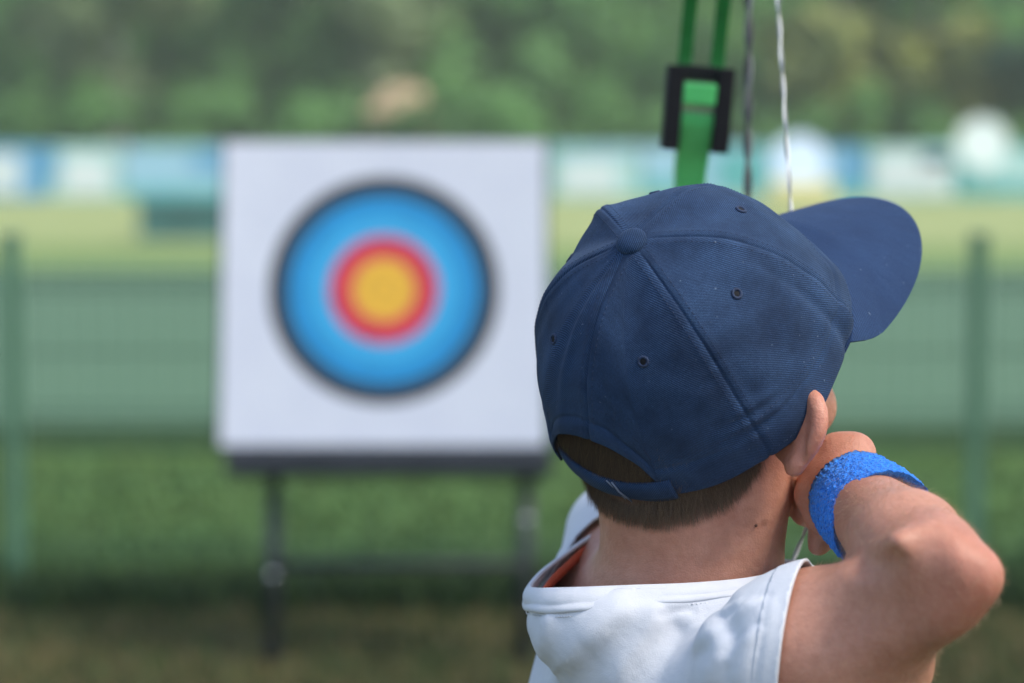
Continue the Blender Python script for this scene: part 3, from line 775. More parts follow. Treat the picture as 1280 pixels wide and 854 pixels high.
cq = (pts.reshape(-1, 3)-CAP_T)@CAP_M; tq = np.arctan2(cq[:, 0]/CB, cq[:, 1]/CA) % (2*PI); rq = np.hypot(cq[:, 0]/CB, cq[:, 1]/CA)
lim = np.clip(np.cos(np.arcsin(np.clip(cq[:, 2]/CH_, -.9, .99))), 0, 1)*.965
dq = np.abs((tq-PI-.07+PI) % (2*PI)-PI)
lm_ = np.where((dq < ARCH_W*1.2) & (cq[:, 2] > -.0075) & (cq[:, 2] < .012), .985, np.where(cq[:, 2] > rim_z(tq)-.003, lim, 9))
sc_ = np.minimum(1, lm_/np.maximum(rq, 1e-6)); cq[:, :2] *= sc_[:, None]; pts = (cq@CAP_M.T+CAP_T).reshape(nst, seg, 3)
rad = (.000068*np.array([1, 1, .9, .7, .15]))[None, :, None, None]
ang = np.array([0, 2*PI/3, 4*PI/3])
off = ax1[:, None, None]*np.cos(ang)[None, None, :, None]+ax2[:, None, None]*np.sin(ang)[None, None, :, None]
VV = (pts[:, :, None]+off*rad).reshape(-1, 3)
base = (np.arange(nst)*seg*3)[:, None]
qd = np.array([[j*3+k, j*3+(k+1) % 3, (j+1)*3+(k+1) % 3, (j+1)*3+k] for j in range(seg-1) for k in range(3)])
QQ = (base[:, :, None]+qd[None]).reshape(-1, 4)
hair = link('hair', from_np('hair', VV, QQ), HAIRM); attach(hair, person)
tn_ = np.repeat(rng.beta(1.3, 1.9, nst)*.8+.2*np.clip(1-dz/.03, 0, 1), seg*3); ha_ = hair.data.attributes.new('tone', 'FLOAT', 'POINT'); ha_.data.foreach_set('value', tn_.astype(np.float32))

# fine pale down on the arm
def down(n, region, L0, dirf):
    ok = np.nonzero(region)[0]; i_ = rng.choice(ok, n); p = V[i_]+rng.normal(0, .0012, (n, 3)); p -= NV[i_]*((p-V[i_])*NV[i_]).sum(1)[:, None]; nn_ = NV[i_]
    d_ = dirf+rng.normal(0, .35, (n, 3)); d_ -= nn_*(d_*nn_).sum(1)[:, None]; d_ /= np.linalg.norm(d_, axis=1)[:, None]; L_ = L0*rng.uniform(.5, 1.2, n)[:, None]
    q = np.stack([p, p+(d_*.75+nn_*.55)*L_*.5, p+(d_*.95+nn_*.75)*L_], 1); sd_ = np.cross(d_, nn_)[:, None]
    w_ = np.array([.00004, .000032, .000008])[None, :, None]
    a3 = np.stack([q+sd_*w_, q-sd_*w_*.5+nn_[:, None]*w_*.87, q-sd_*w_*.5-nn_[:, None]*w_*.87], 2).reshape(-1, 3)
    b_ = (np.arange(n)*9)[:, None, None]; t_ = np.array([[j*3+k, j*3+(k+1) % 3, (j+1)*3+(k+1) % 3, (j+1)*3+k] for j in range(2) for k in range(3)])
    return a3, (b_+t_[None]).reshape(-1, 4)
axd = np.minimum(cone(Sr, Er, .06, .05)(V), cone(Er, Wr, .05, .032)(V))
A3, Q3 = down(9000, (axd < 0) & (V[:, 0] > .17), .0042, -fx*.6+np.array([.2, 0, -.4]))
dn_ = link('arm_down', from_np('arm_down', A3, Q3), simple('down_hair', (.45, .30, .18), (.60, .44, .28), 300, .5)); dn_['kind'] = 'stuff'; sub_ = dn_; dn_.parent = body
# ------------------------------------------------------------------ cap
# sum of sines as cheap cloth noise
KW = rng.normal(size=(14, 3)); KW /= np.linalg.norm(KW, axis=1)[:, None]; KF = rng.uniform(28, 85, 14); KP = rng.uniform(0, 6.28, 14)
KF2 = rng.uniform(110, 260, 14)
def cloth(P, K): return sum(np.sin((P@KW[i])*K[i]+KP[i])/14**.5 for i in range(14))
def crown_pt(th, v, detail=True):
    """th from the front towards the right, v = 0 top .. 1 rim"""
    zr = rim_z(th); ph0 = np.arcsin(np.clip(zr/CH_, -.2, .95)); ph = PI/2+(ph0-PI/2)*v
    c = np.clip(np.cos(ph), 0, None)**.972
    P = np.stack([CB*np.sin(th)*c, CA*np.cos(th)*c, CH_*np.sin(ph)], -1)
    Nn = P/np.array([CB**2, CA**2, CH_**2]); Nn /= np.linalg.norm(Nn, axis=-1)[..., None]
    if detail:
        k = th/(PI/3); dth = (k-np.round(k))*(PI/3); rr = np.sqrt(P[..., 0]**2+P[..., 1]**2); ds = np.abs(dth)*rr
        seam = -.0008*np.exp(-(ds/.0009)**2)+.0004*np.exp(-((ds-.0040)/.0028)**2)
        pan = .0030*np.cos(dth*3)**2*np.sqrt(np.clip(np.sin(ph), 0, 1))*np.clip(rr/.05, 0, 1)-.0018
        fr_ = smooth(.004, .03, rr)
        amp = .0011+.0011*smooth(.5, 1, v)
        d = fr_*(seam+pan)+fr_*amp*(cloth(P, KF)+.35*cloth(P, KF2))
        # pucker along the right rear seam near the band and over the brim's end; dent on the left
        def blob(a, vv, wa, wv): return np.exp(-((((th-math.radians(a)+PI) % (2*PI)-PI)/wa)**2)-((v-vv)/wv)**2)
        d += .0010*blob(118, .82, .18, .2)*np.sin(v*62+2.5*np.sin(v*23)+th*9)+.0035*blob(63, .93, .07, .07)-.0022*blob(70, .80, .05, .25)
        d += .0028*blob(300, .42, .10, .25)-.0030*blob(270, .45, .25, .3)-.0025*blob(232, .6, .12, .4)+.002*blob(208, .6, .12, .4)
        d += .0018*blob(195, .55, .05, .35)-.0015*blob(172, .8, .06, .2)
        # sweatband line above the rim
        zz = P[..., 2]-zr; bw_ = .024-.013*smooth(0, .02, arch_z(th)); d += fr_*(-.0006*np.exp(-((zz-bw_)/.0014)**2)+.0007*smooth(bw_, bw_-.005, zz))
        P = P+Nn*d[..., None]
    return P, Nn, ph
NT, NVv = 720, 150
TH = np.linspace(0, 2*PI, NT, endpoint=False)
vv = np.concatenate([[.0], np.linspace(.03, 1, NVv-1)])
tt, v2 = np.meshgrid(TH, vv)
P, Nn, ph = crown_pt(tt, v2)
Vc = capw(P.reshape(-1, 3)); Qc = []
j, i = np.meshgrid(np.arange(NVv-1), np.arange(NT), indexing='ij'); i2 = (i+1) % NT
Qc = np.stack([j*NT+i, j*NT+i2, (j+1)*NT+i2, (j+1)*NT+i], -1).reshape(-1, 4)
me = from_np('cap', Vc, Qc)
lay = me.uv_layers.new(name='UVMap')
li = np.empty(len(me.loops), np.int32); me.loops.foreach_get('vertex_index', li)
nf = len(me.polygons)
ls = np.empty(nf, np.int32); me.polygons.foreach_get('loop_start', ls); lt = np.empty(nf, np.int32); me.polygons.foreach_get('loop_total', lt)
fo = np.repeat(np.arange(nf), lt)
thl = TH[li % NT]; vl = vv[li//NT]
ftmax = np.full(nf, -1.0); np.maximum.at(ftmax, fo, thl); ftmin = np.full(nf, 9.0); np.minimum.at(ftmin, fo, thl)
wrap = (ftmax-ftmin) > 3
fmid = np.where(wrap, 2*PI-.002, (ftmax+ftmin)/2); pan = np.floor(fmid/(PI/3)); pc = (pan+.5)*PI/3
thl2 = np.where(wrap[fo] & (thl < 1), thl+2*PI, thl)
rl_ = np.linalg.norm(P.reshape(-1, 3)[li][:, :2], axis=1)
UV = np.stack([(thl2-pc[fo])*rl_+pan[fo]*.37, vl*.165], 1)
lay.data.foreach_set('uv', UV.astype(np.float32).ravel())
cap = link('cap', me, [NAVY, NAVY_IN]); attach(cap, person)
cap['label'] = 'navy blue six-panel cotton cap worn low at the back'
so = cap.modifiers.new('thickness', 'SOLIDIFY'); so.thickness = .0014; so.offset = -1; so.material_offset = 1; so.material_offset_rim = 0
def sub(o, parent): o.parent = parent; return o
# brim
NA, NS = 97, 26
al = np.radians(np.linspace(-68, 68, NA)); Lb = .098*np.maximum(np.cos(al*90/68), 0)**.64
sg = np.linspace(-.04, 1, NS); A2, S2 = np.meshgrid(al, sg); L2 = np.where(S2 > 0, S2*Lb[None], S2*.2)
x = CB*np.sin(A2)*.995; y = CA*np.cos(A2)*.995+L2
z = -.0727*np.maximum(L2, 0)/.092+.0192*(.3-(x/CB)**2)*np.clip(L2/.02, 0, 1)
Pb = np.stack([x, y, z], -1)
Vb = capw(Pb.reshape(-1, 3)); j, i = np.meshgrid(np.arange(NS-1), np.arange(NA-1), indexing='ij')
Qb = np.stack([j*NA+i, (j+1)*NA+i, (j+1)*NA+i+1, j*NA+i+1], -1).reshape(-1, 4)
me = from_np('brim', Vb, Qb); lay = me.uv_layers.new(name='UVMap'); li = np.empty(len(me.loops), np.int32); me.loops.foreach_get('vertex_index', li)
lay.data.foreach_set('uv', np.stack([x.ravel()[li], (np.sqrt(y**2+z**2)).ravel()[li]], 1).astype(np.float32).ravel())
brim = link('brim', me, [NAVY_BRIM]); sub(brim, cap)
so = brim.modifiers.new('thickness', 'SOLIDIFY'); so.thickness = .0030; so.offset = 0
bv = brim.modifiers.new('round', 'BEVEL'); bv.width = .0011; bv.segments = 2; bv.limit_method = 'ANGLE'
# top button
def dome(c, R, rx, h, nseg=32, nr=10):
    V_ = []; 
    for a in range(nr+1):
        t_ = PI/2*a/nr*1.25
        for k in range(nseg): V_.append(np.asarray(c)+R@np.array([rx*math.sin(t_)*math.cos(2*PI*k/nseg), rx*math.sin(t_)*math.sin(2*PI*k/nseg), h*math.cos(t_)]))
    F_ = [(a*nseg+k, (a+1)*nseg+k, (a+1)*nseg+(k+1) % nseg, a*nseg+(k+1) % nseg) for a in range(nr) for k in range(nseg)]
    return V_, F_
b = MB(); V_, F_ = dome(capw((0, 0, CH_-.0002)), CAP_M, .0096, .0060); b.add(V_, F_); bt = b.build('button', NAVY, None); sub(bt, cap)
lay = bt.data.uv_layers.new(name='UVMap')
for lp in bt.data.loops:
    q = (np.array(bt.data.vertices[lp.vertex_index].co)-capw((0, 0, CH_)))@CAP_M; lay.data[lp.index].uv = (q[0], q[1])
# eyelets: stitched ring round a black disc painted in for the hole's shade
for k in range(6):
    th = math.radians(30+60*k)
    v_ = (PI/2-.8545)/(PI/2)
    p, n_, _ = crown_pt(np.array([th]), np.array([v_])); p = p[0]; n_ = n_[0]
    e1 = nrm(np.cross(n_, [0, 0, 1])); e2 = np.cross(n_, e1); b = MB()
    ring = [capw(p+n_*.0003+(e1*math.cos(2*PI*i/24)+e2*math.sin(2*PI*i/24))*(.0027+.00012*(-1)**i)) for i in range(24)]
    b.tube(ring, .0009, 8, True, 0)
    V_, F_ = dome(capw(p+n_*.0002), CAP_M@np.stack([e1, e2, n_], 1), .0022, .0004, 16, 4); b.add(V_, F_, 1)
    sub(b.build('eyelet', [NAVY_THREAD, BLACK], None), cap)
# double rows of stitches beside each seam, along the rim and round the back opening
b = MB()
def stitch_line(fn, n, off=.0005):
    for i in range(n):
        p0, n0 = fn((i+.12)/n); p1, n1 = fn((i+.72)/n)
        m_ = (p0+p1)/2+n0*.00012
        b.tube([capw(p0-n0*.0002), capw(m_), capw(p1-n1*.0002)], .00026, 4)
def seam_fn(th, off):
    def f(u):
        v_ = .055+.93*u; c_, _, _ = crown_pt(np.array([th]), np.array([v_]), False); r_ = max(.004, math.hypot(c_[0][0], c_[0][1]))
        p, n_, _ = crown_pt(np.array([th+off/r_]), np.array([v_])); return p[0], n_[0]
    return f
for k in range(6):
    for off in (-.0045, .0045): stitch_line(seam_fn(PI/3*k, off), 46 if k != 3 else 30)
def rim_fn(dv):
    def f(u):
        th = 2*PI*u; p, n_, _ = crown_pt(np.array([th]), np.array([1-dv])); return p[0], n_[0]
    return f
stitch_line(rim_fn(.028), 150); stitch_line(rim_fn(.17), 150)
stt = b.build('stitching', NAVY_THREAD, None); sub(stt, cap)
# strap across the opening and its buckle
def strap_pt(th, z, o=0):
    dd_ = abs(th-PI-.07)/(ARCH_W*1.15); k = .988-.016*dd_**4
    return capw((CB*math.sin(th)*k*(.985+o), CA*math.cos(th)*k*(.985+o), z))
b = MB(); n_ = 40; V_ = []
ths = np.linspace(PI+.07-ARCH_W*1.15, PI+.07+ARCH_W*1.15, n_)
for th in ths: V_ += [strap_pt(th, -.0065), strap_pt(th, -.001, .012), strap_pt(th, .005, .012), strap_pt(th, .0105)]
b.add(V_, [(i*4+k, (i+1)*4+k, (i+1)*4+k+1, i*4+k+1) for i in range(n_-1) for k in range(3)])
stp = b.build('strap', NAVY, None); sub(stp, cap); so = stp.modifiers.new('thickness', 'SOLIDIFY'); so.thickness = .0022; so.offset = -1
lay = stp.data.uv_layers.new(name='UVMap')
for lp in stp.data.loops: vi = lp.vertex_index; lay.data[lp.index].uv = (ths[vi//4]*.1, (vi % 4)*.0055)
b = MB(); th = PI-.10
b.tube([strap_pt(th+.045, .0118, .030), strap_pt(th+.02, .004, .040), strap_pt(th-.035, -.0075, .032)], .0006, 8)
b.tube([strap_pt(th+.085, .0118, .028), strap_pt(th+.005, -.0075, .030)], .0005, 8); sub(b.build('buckle', simple('buckle_navy', (.16, .20, .28), (.22, .26, .34), 200, .35, .4), None), cap)

# ------------------------------------------------------------------ t-shirt
core = SDF(); core.ops = BODY.ops[I0:I1]+BODY.ops[I2:I3]
t = SDF()
t.add(lambda P: core(P)-.0034)
t.add(ell((.094, 1.525, .780), (.120, .084, .160), TM), .012)
t.add(ell((.097, 1.53, .66), (.118, .088, .19), TM), .03)
t.add(ell((.093, 1.53, .56), (.118, .096, .10), TM), .03)
t.add(cone(at(800, 815, 1.47), Sr+np.array([-.01, .01, -.01]), .050, .048), .02)
sl_end = Sr+up_ax*.19

t.add(cone(at(850, 790, 1.56), Sl, .040, .041), .015)
la = nrm(El-Sl); t.add(cone(Sl, Sl+la*.11, .0415, .043), .01)
top_loop = [(669, 733, 1.505), (676, 737, 1.470), (700, 737, 1.450), (740, 736, 1.442), (800, 734, 1.440), (860, 732, 1.440), (920, 727, 1.445), (960, 720, 1.455), (985, 712, 1.475),
            (996, 706, 1.51), (990, 706, 1.56), (950, 702, 1.60), (880, 690, 1.635), (810, 672, 1.645), (765, 662, 1.635), (735, 678, 1.605), (705, 700, 1.57), (682, 718, 1.54)]
bot_loop = [(662, 760, 1.505), (671, 764, 1.462), (698, 766, 1.441), (740, 763, 1.432), (800, 757, 1.430), (860, 752, 1.430), (922, 746, 1.435), (968, 738, 1.446), (998, 727, 1.468),
            (1012, 716, 1.51), (1006, 712, 1.57), (960, 708, 1.615), (884, 698, 1.652), (806, 682, 1.662), (758, 676, 1.650), (722, 692, 1.618), (694, 715, 1.58), (672, 738, 1.545)]
TL = np.array([at(*p) for p in top_loop]); BLp = np.array([at(*p) for p in bot_loop])
BIN = BLp+nrmrows(TL.mean(0)-BLp)*.0165+np.array([0, 0, -.010])
for i in range(len(BLp)):
    t.add(cone(BIN[i], BIN[(i+1) % len(BLp)], .0120, .0120), .022)
t0 = SDF(); t0.ops = list(t.ops)
TV, TQ = t.mesh((-.20, 1.15, .44), (.42, 2.15, 1.02), .0025)
TV = laplace(TV, TQ, 4, .5)
# crumples of the jersey
Kc = rng.uniform(35, 110, 14)
me = from_np('tshirt', TV, TQ); nn = np.empty(len(TV)*3, np.float32); me.vertices.foreach_get('normal', nn); nn = nn.reshape(-1, 3)
disp = .00040*cloth(TV*np.array([1, 1, .55]), Kc)
def fold(pp, h_, w_):
    """a ridge (or crease, h_ < 0) of the cloth along a polyline on the shirt, steeper on one side"""
    global disp
    hs = [t0.hit(x_, y_) for x_, y_ in pp]; hs = np.array([q for q in hs if q is not None])
    if len(hs) < 2: return
    fine = []; n_ = len(hs)
    for i in range(n_-1):
        p0, p1, p2, p3 = hs[max(i-1, 0)], hs[i], hs[i+1], hs[min(i+2, n_-1)]
        for f in np.linspace(0, 1, 10, endpoint=False): fine.append(.5*(2*p1+(-p0+p2)*f+(2*p0-5*p1+4*p2-p3)*f*f+(-p0+3*p1-3*p2+p3)*f**3))
    fine.append(hs[-1]); fine = np.array(fine); m_ = len(fine); tg = np.gradient(fine, axis=0); tg /= np.linalg.norm(tg, axis=1)[:, None]
    box_ = np.all((TV > fine.min(0)-4*w_) & (TV < fine.max(0)+4*w_), axis=1); ix = np.nonzero(box_)[0]; Pq = TV[ix]
    dd = np.linalg.norm(Pq[:, None]-fine[None], axis=2); k_ = dd.argmin(1); d_ = dd.min(1)
    side = np.cross(tg[k_], nn[ix].astype(float)); sg_ = ((Pq-fine[k_])*side).sum(1)
    u_ = k_/(m_-1); env = smooth(0, .18, u_)*smooth(1.0, .80, u_)
    ww = np.where(sg_ > 0, w_, w_*.62)
    disp[ix] += h_*env*(np.exp(-(d_/ww)**2)-.45*np.exp(-((sg_+w_*1.5)/(w_*.8))**2)*np.exp(-(d_/(3*w_))**2))
fold([(800, 748), (769, 770), (745, 793), (718, 817), (700, 855), (690, 910)], 0.0042, 0.0115)
fold([(830, 758), (816, 778), (800, 802), (778, 832), (768, 880)], 0.0034, 0.0103)
fold([(818, 771), (845, 764), (872, 759)], -0.0018, 0.0037)
fold([(872, 765), (888, 785), (902, 815), (884, 852), (870, 900)], 0.0031, 0.0115)
fold([(962, 745), (937, 800), (921, 870)], 0.0020, 0.0115)
fold([(966, 738), (953, 800), (944, 870)], -0.0010, 0.0029)
fold([(690, 764), (680, 810), (668, 870)], 0.0023, 0.0092)
fold([(905, 752), (914, 790), (905, 860)], -0.0023, 0.0080)
fold([(852, 770), (842, 800), (826, 830), (815, 880)], -0.0026, 0.0103)
fold([(950, 752), (915, 775), (884, 800), (860, 812)], 0.0019, .0055)
fold([(955, 775), (925, 797), (900, 825)], -0.0016, .0040)
fold([(930, 752), (900, 764), (868, 770)], 0.0013, .0040)
TV2 = TV+nn*disp[:, None]
me.vertices.foreach_set('co', TV2.astype(np.float32).ravel()); me.update()
bm = bmesh.new(); bm.from_mesh(me)
def cut(co, no, cond):
    """cut the cloth cleanly at a plane, only where cond holds, and drop what lies beyond"""
    co = Vector(co); no = Vector(no).normalized()
    fs = [f for f in bm.faces if cond(f.calc_center_median())]
    g = set(fs); vs_ = {v for f in fs for v in f.verts}; es = {e for f in fs for e in f.edges}
    bmesh.ops.bisect_plane(bm, geom=list(vs_)+list(es)+fs, plane_co=co, plane_no=no, clear_outer=True)
def near_seg(a, b, r):
    a = Vector(a); b = Vector(b); d = b-a
    def f(p):
        h = max(0, min(1, (p-a).dot(d)/d.length_squared)); return (p-(a+d*h)).length < r
    return f
hemn = nrm(np.array([.90, -.28, -.06])); hemc = BODY.hit(982, 780)
cut(hemc, hemn, near_seg(Sr+up_ax*.04, Er+up_ax*.05, .085))
cut(Sl+la*.10, la, near_seg(Sl, Sl+la*.22, .10))
bc = BLp.mean(0); u_, s_, vt = np.linalg.svd(BLp-bc); cn = vt[2]*np.sign(vt[2][2])
pu = vt[0]; pv = np.cross(cn, pu); ML = BLp*.7+TL*.3
poly = np.stack([(ML-bc)@pu, (ML-bc)@pv], 1)
def inside(q):
    c_ = False; m_ = len(poly); j_ = m_-1
    for i_ in range(m_):
        xi, yi = poly[i_]; xj, yj = poly[j_]
        if (yi > q[1]) != (yj > q[1]) and q[0] < (xj-xi)*(q[1]-yi)/(yj-yi)+xi: c_ = not c_
        j_ = i_
    return c_
dead = []
for f in bm.faces:
    q = np.array(f.calc_center_median())-bc
    if np.linalg.norm(q) < .16 and q@cn > -.022 and inside((q@pu, q@pv)): dead.append(f)
bmesh.ops.delete(bm, geom=dead, context='FACES')
cut((0, 0, .50), (0, 0, -1), lambda p: p.z < .53)
# drop loose scraps above the collar or past the sleeves
bm.verts.ensure_lookup_table(); seen = set(); best = []
for v0 in bm.verts:
    if v0 in seen: continue
    stack = [v0]; comp = []; seen.add(v0)
    while stack:
        v = stack.pop(); comp.append(v)
        for e in v.link_edges:
            o_ = e.other_vert(v)
            if o_ not in seen: seen.add(o_); stack.append(o_)
    if len(comp) > len(best): best = comp
bs = set(best); bmesh.ops.delete(bm, geom=[v for v in bm.verts if v not in bs], context='VERTS')
bm.to_mesh(me)
hb = bmesh.new(); hb.from_mesh(me)
ok_ = near_seg(Sr+up_ax*.04, Er+up_ax*.05, .085)
bmesh.ops.delete(hb, geom=[f for f in hb.faces if not (ok_(f.calc_center_median()) and -.03 < (f.calc_center_median()-Vector(hemc)).dot(Vector(hemn)) < .002)], context='FACES')
bmesh.ops.bisect_plane(hb, geom=hb.verts[:]+hb.edges[:]+hb.faces[:], plane_co=Vector(hemc-hemn*.0145), plane_no=Vector(hemn), clear_inner=True)
hb.normal_update()
for v in hb.verts: v.co += v.normal*.0006
hme = bpy.data.meshes.new('sleeve_hem'); hb.to_mesh(hme); hb.free(); bm.free()
shirt = link('tshirt', me, WHITE); attach(shirt, person)
so = shirt.modifiers.new('thickness', 'SOLIDIFY'); so.thickness = .0014; so.offset = 0
hmo = link('sleeve_hem', hme, WHITE); sub(hmo, shirt); so = hmo.modifiers.new('thickness', 'SOLIDIFY'); so.thickness = .0014; so.offset = 0
# collar rib
def loop_spline(pts, n):
    pts = [np.asarray(p) for p in pts]; m_ = len(pts); out = []
    for k in range(n):
        u = k*m_/n; i = int(u); f = u-i; p0, p1, p2, p3 = (pts[(i+j) % m_] for j in (-1, 0, 1, 2))
        out.append(.5*((2*p1)+(-p0+p2)*f+(2*p0-5*p1+4*p2-p3)*f*f+(-p0+3*p1-3*p2+p3)*f**3))
    return np.array(out)
nC = 160; tl = loop_spline(TL, nC); bl = loop_spline(BLp, nC); ce = tl.mean(0)
rows = []
for k in range(9):
    f = k/8; p = tl*(1-f)+bl*f; o_ = p-ce; o_[:, 2] = 0; o_ /= np.linalg.norm(o_, axis=1)[:, None]
    bulge = .0012+.0022*math.sin(PI*min(1, f/.72)) if f < .72 else .0012+.0012*math.sin(PI*(f-.72)/.28)
    rows.append(p+o_*(bulge+.0008*np.sin(np.linspace(0, 2*PI*11, nC, endpoint=False)+k*.4)[:, None]*f))
b = MB(); V_ = np.concatenate(rows)
b.add(V_, [(k*nC+i, k*nC+(i+1) % nC, (k+1)*nC+(i+1) % nC, (k+1)*nC+i) for k in range(8) for i in range(nC)])
colr = b.build('collar', RIBW, None); sub(colr, shirt); so = colr.modifiers.new('thickness', 'SOLIDIFY'); so.thickness = .0030; so.offset = -1
sb_ = colr.modifiers.new('soft', 'SUBSURF'); sb_.levels = 1; sb_.render_levels = 1
b = MB()                                                   # twin needle stitches under the rib
for f in (1.02, 1.16):
    p = tl*(1-f)+bl*f; o_ = p-ce; o_[:, 2] = 0; o_ /= np.linalg.norm(o_, axis=1)[:, None]; q = loop_spline(p+o_*.0016, 420)
    for i in range(0, 420, 2): b.tube([q[i], q[i+1]], .00045, 4)
sub(b.build('stitching', RIBW, None), shirt)
seg_ = [tl[i]*.45+bl[i]*.55 for i in list(range(int(nC*.79), nC))+list(range(0, 3))]
inw = [p+nrm(np.array([ce[0]-p[0], ce[1]-p[1], 0]))*.0055 for p in seg_]
b = MB(); V_ = []
for p in inw: V_ += [p+np.array([0, 0, .0035]), p-np.array([0, 0, .0035])]
b.add(V_, [(2*i, 2*i+1, 2*i+3, 2*i+2) for i in range(len(inw)-1)]); nk = b.build('neck_tape', ORANGE, None); sub(nk, shirt)
so = nk.modifiers.new('thickness', 'SOLIDIFY'); so.thickness = .001
# ------------------------------------------------------------------ wristband
cA, cB = at(1070, 624, 1.464), at(1107, 655, 1.414); axb = nrm(cB-cA); Lw = np.linalg.norm(cB-cA)
e1 = nrm(np.cross(axb, [0, 0, 1])); e2 = np.cross(axb, e1); nu, nv = 260, 90; V_ = []
prof = []
for k in range(nv):
    f = k/(nv-1)
    if f < .08: r_, x_ = .0245+.0045*math.sin(PI/2*f/.08), .004*(1-math.sin(PI/2*f/.08))
    elif f > .92: q = (1-f)/.08; r_, x_ = .0262+.0045*math.sin(PI/2*q), Lw-.004*(1-math.sin(PI/2*q))
    else: g_ = (f-.08)/.84; r_, x_ = .0290+.0017*g_+.0008*math.sin(PI*g_)-.0007*math.exp(-((g_-.42)/.05)**2), .004+(Lw-.008)*g_
    prof.append((r_, x_))
prof = [(.0238, .006)]+prof+[(.0250, Lw-.007)]
for r_, x_ in prof:
    for k in range(nu):
        a = 2*PI*k/nu; p = cA+axb*x_+(e1*math.cos(a)+e2*math.sin(a))*(r_+.0012)
        nz = noise.noise(Vector(p)*620)*.0011+noise.noise(Vector(p)*260)*.0006
        V_.append(p+(e1*math.cos(a)+e2*math.sin(a))*nz+axb*nz*.5)
nr = len(prof)
Qw = np.array([(j*nu+i, j*nu+(i+1) % nu, (j+1)*nu+(i+1) % nu, (j+1)*nu+i) for j in range(nr-1) for i in range(nu)])
wb = link('wristband', from_np('wristband', V_, Qw), TERRY); attach(wb, person); wb['label'] = 'bright blue terry wristband'

# ------------------------------------------------------------------ shorts and shoes (below the picture)
sh = SDF(); sh.add(ell((.094, 1.53, .53), (.122, .098, .11), TM))
for F_, sg_ in ((FR, 1), (FL, -1)):
    hp_ = np.array([.094, 1.53, .53])+tr_*.055*sg_; kn = np.array([.105, 1.53, .30])+tr_*.088*sg_; sh.add(cone(hp_, kn, .082, .068), .02)
SV, SQ = sh.mesh((-.08, 1.30, .24), (.28, 1.78, .66), .005); SV = laplace(SV, SQ, 2)
keep = (SV[SQ].mean(1)[:, 2] > .315) & (SV[SQ].mean(1)[:, 2] < .62); uq, inv = np.unique(SQ[keep], return_inverse=True)
so_ = link('shorts', from_np('shorts', SV[uq], inv.reshape(-1, 4)), SHORTS); attach(so_, person)
for F_ in (FR, FL):
    a = SDF(); an = F_+np.array([-.005, 0, 0]); a.add(cone(an+np.array([-.02, 0, .035]), an+np.array([.105, 0, .028]), .036, .027)); a.add(cone(an+np.array([0, 0, .05]), an+np.array([0, 0, .075]), .036, .034), .02)
    a.sub(ell(an+np.array([.04, 0, -.06]), (.3, .2, .06)), .002)
    AV, AQ = a.mesh(an+np.array([-.09, -.07, -.03]), an+np.array([.17, .07, .13]), .004); attach(link('shoe', from_np('shoe', laplace(AV, AQ), AQ), simple('shoe_cloth', (.45, .45, .46), (.55, .55, .56), 30, .7)), person)

# ================================================================== BOW (drawn; upper limb stands above the cap)
bow = empty('bow', tuple(Gl*np.array([1, 1, 0])+np.array([0, 0, 0]))); bow.location = tuple(Gl)
tag(bow, 'bright green bow with black limb pockets held up drawn by the boy', 'bow')
pk = at(871, 138, 2.0); bu = nrm(pk-Gl)                            # long axis of the bow
back = nrm(np.array([0, -1, 0])-bu*(np.array([0, -1, 0])@bu)); bx = np.cross(back, bu)
if bx[0] < 0: bx = -bx
half = np.linalg.norm(pk-Gl)
def BP(x, y, z): return Gl+bx*x+back*y+bu*z                          # x right, y towards the archer, z along the bow
BR = Matrix([[bx[i], back[i], bu[i]] for i in range(3)])
def loft_box(b, secs, mi=0):
    V_ = []
    for (x, y, z, wx, wy) in secs: V_ += [BP(x-wx, y-wy, z), BP(x+wx, y-wy, z), BP(x+wx, y+wy, z), BP(x-wx, y+wy, z)]
    n_ = len(secs); F_ = [(k*4+i, k*4+(i+1) % 4, (k+1)*4+(i+1) % 4, (k+1)*4+i) for k in range(n_-1) for i in range(4)]
    F_ += [(3, 2, 1, 0), tuple((n_-1)*4+i for i in range(4))]; b.add(V_, F_, mi)
b = MB()
secs = []
for z in np.linspace(-half-.005, half-.002, 41):
    a = abs(z)/half
    y = -.030*math.sin(PI*min(1, a*1.05))-.01*(1-a); wx = .0105+.004*a**2
    secs.append((0 if z < 0 or z > .14 else .008*math.sin(PI*z/.14), y, z, wx, .013+.006*math.sin(PI*a)))
loft_box(b, secs); b.build('riser', GREEN_M, bow, False, .002)
b = MB(); loft_box(b, [(0, .006, -.055, .014, .016), (0, .010, -.02, .013, .019), (0, .004, .03, .015, .016), (0, .0, .05, .012, .012)]); b.build('grip', PLASTIC, bow, False, .004)
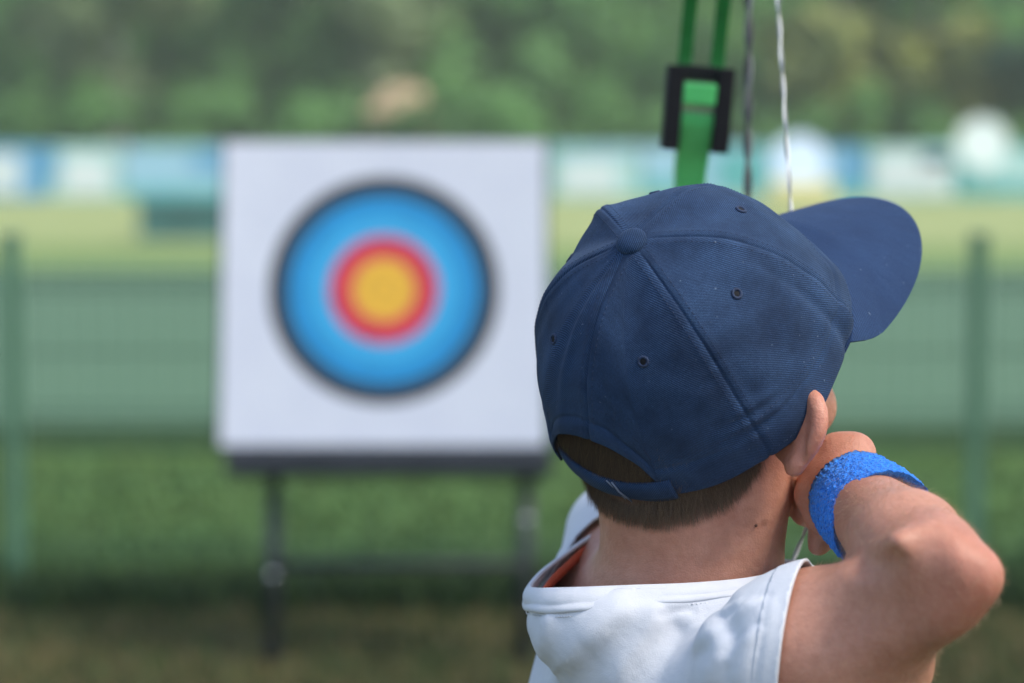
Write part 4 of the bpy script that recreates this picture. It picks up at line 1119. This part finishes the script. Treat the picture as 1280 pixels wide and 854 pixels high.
for sgn in (1, -1):
    zc = half*sgn
    b = MB(); z0_, z1_ = zc-.034*sgn, zc+.036*sgn
    for xs in (-.0205, .0205):
        loft_box(b, [(xs, .004, z0_, .0070, .017), (xs, .004, z1_, .0070, .017)])
    loft_box(b, [(0, -.006, zc+.024*sgn, .0150, .012), (0, -.006, zc+.037*sgn, .0150, .012)])
    pkt = b.build('limb_pocket', PLASTIC, bow, False, .0015)
    b = MB(); loft_box(b, [(0, .010, zc+.004*sgn, .0140, .010), (0, .012, zc+.022*sgn, .0140, .009)]); b.build('limb_bolt_block', GREEN_M, bow, False, .002)
    for xs in (-.0135, .0135):
        b = MB(); pts = []
        secs = [(xs, .000+.18*(u**1.8)*.55, zc+sgn*(.025+.225*u), .0062-.001*u, .0030) for u in np.linspace(0, 1, 14)]
        loft_box(b, secs); b.build('limb', GREEN_D, bow, False, .001)
    ct = (0, .105, zc+sgn*.252); b = MB()
    n_ = 40; ring = [BP(ct[0], ct[1]+.030*math.cos(2*PI*i/n_), ct[2]+.030*math.sin(2*PI*i/n_)) for i in range(n_)]
    b.tube(ring, .0045, 8, True)
    for a in (0, PI/3, 2*PI/3): b.tube([BP(0, ct[1]+.03*math.cos(a), ct[2]+.03*math.sin(a)), BP(0, ct[1]-.03*math.cos(a), ct[2]-.03*math.sin(a))], .003, 6)
    b.tube([BP(-.024, ct[1], ct[2]), BP(.024, ct[1], ct[2])], .004, 10); b.build('cam_wheel', PLASTIC, bow)
# strings: twisted strands
def twisted(b, pts, r, pitch, n=2, mis=(0, 1)):
    pts = [np.asarray(p) for p in pts]; acc = 0; strands = [[] for _ in range(n)]
    for i in range(len(pts)-1):
        L_ = np.linalg.norm(pts[i+1]-pts[i]); d = (pts[i+1]-pts[i])/L_; u = nrm(np.cross(d, [0, 1, 0])); v = np.cross(d, u); m_ = max(4, int(L_/.004))
        for k in range(m_):
            p = pts[i]+d*(L_*k/m_); a = (acc+L_*k/m_)/pitch*2*PI
            for q in range(n): strands[q].append(p+(u*math.cos(a+2*PI*q/n)+v*math.sin(a+2*PI*q/n))*r)
        acc += L_
    for q in range(n): b.tube(strands[q], r*1.02, 7, False, mis[q])
nock = at(1013, 648, 1.562)
s_top = at(957, -240, 1.895); s_bot = BP(.004, .135, -half-.25)
b = MB(); twisted(b, [s_top, nock, s_bot], .0008, .055); b.build('bowstring', [STR_L, simple('string_mid', (.16, .17, .17), (.26, .27, .27), 400, .6)], bow)
b = MB(); twisted(b, [at(938, -240, 1.95), at(935, 130, 1.95), at(934, 420, 1.95), BP(.01, .08, -half-.25)], .0019, .06); b.build('cable', [STR_D, simple('string_grey', (.10, .11, .11), (.16, .17, .17), 400, .6)], bow)
b = MB(); b.tube([BP(.0, -.02, .03), BP(.02, .04, .03), np.asarray(at(934, 405, 1.955))], .0042, 10); b.build('cable_guard', PLASTIC, bow)
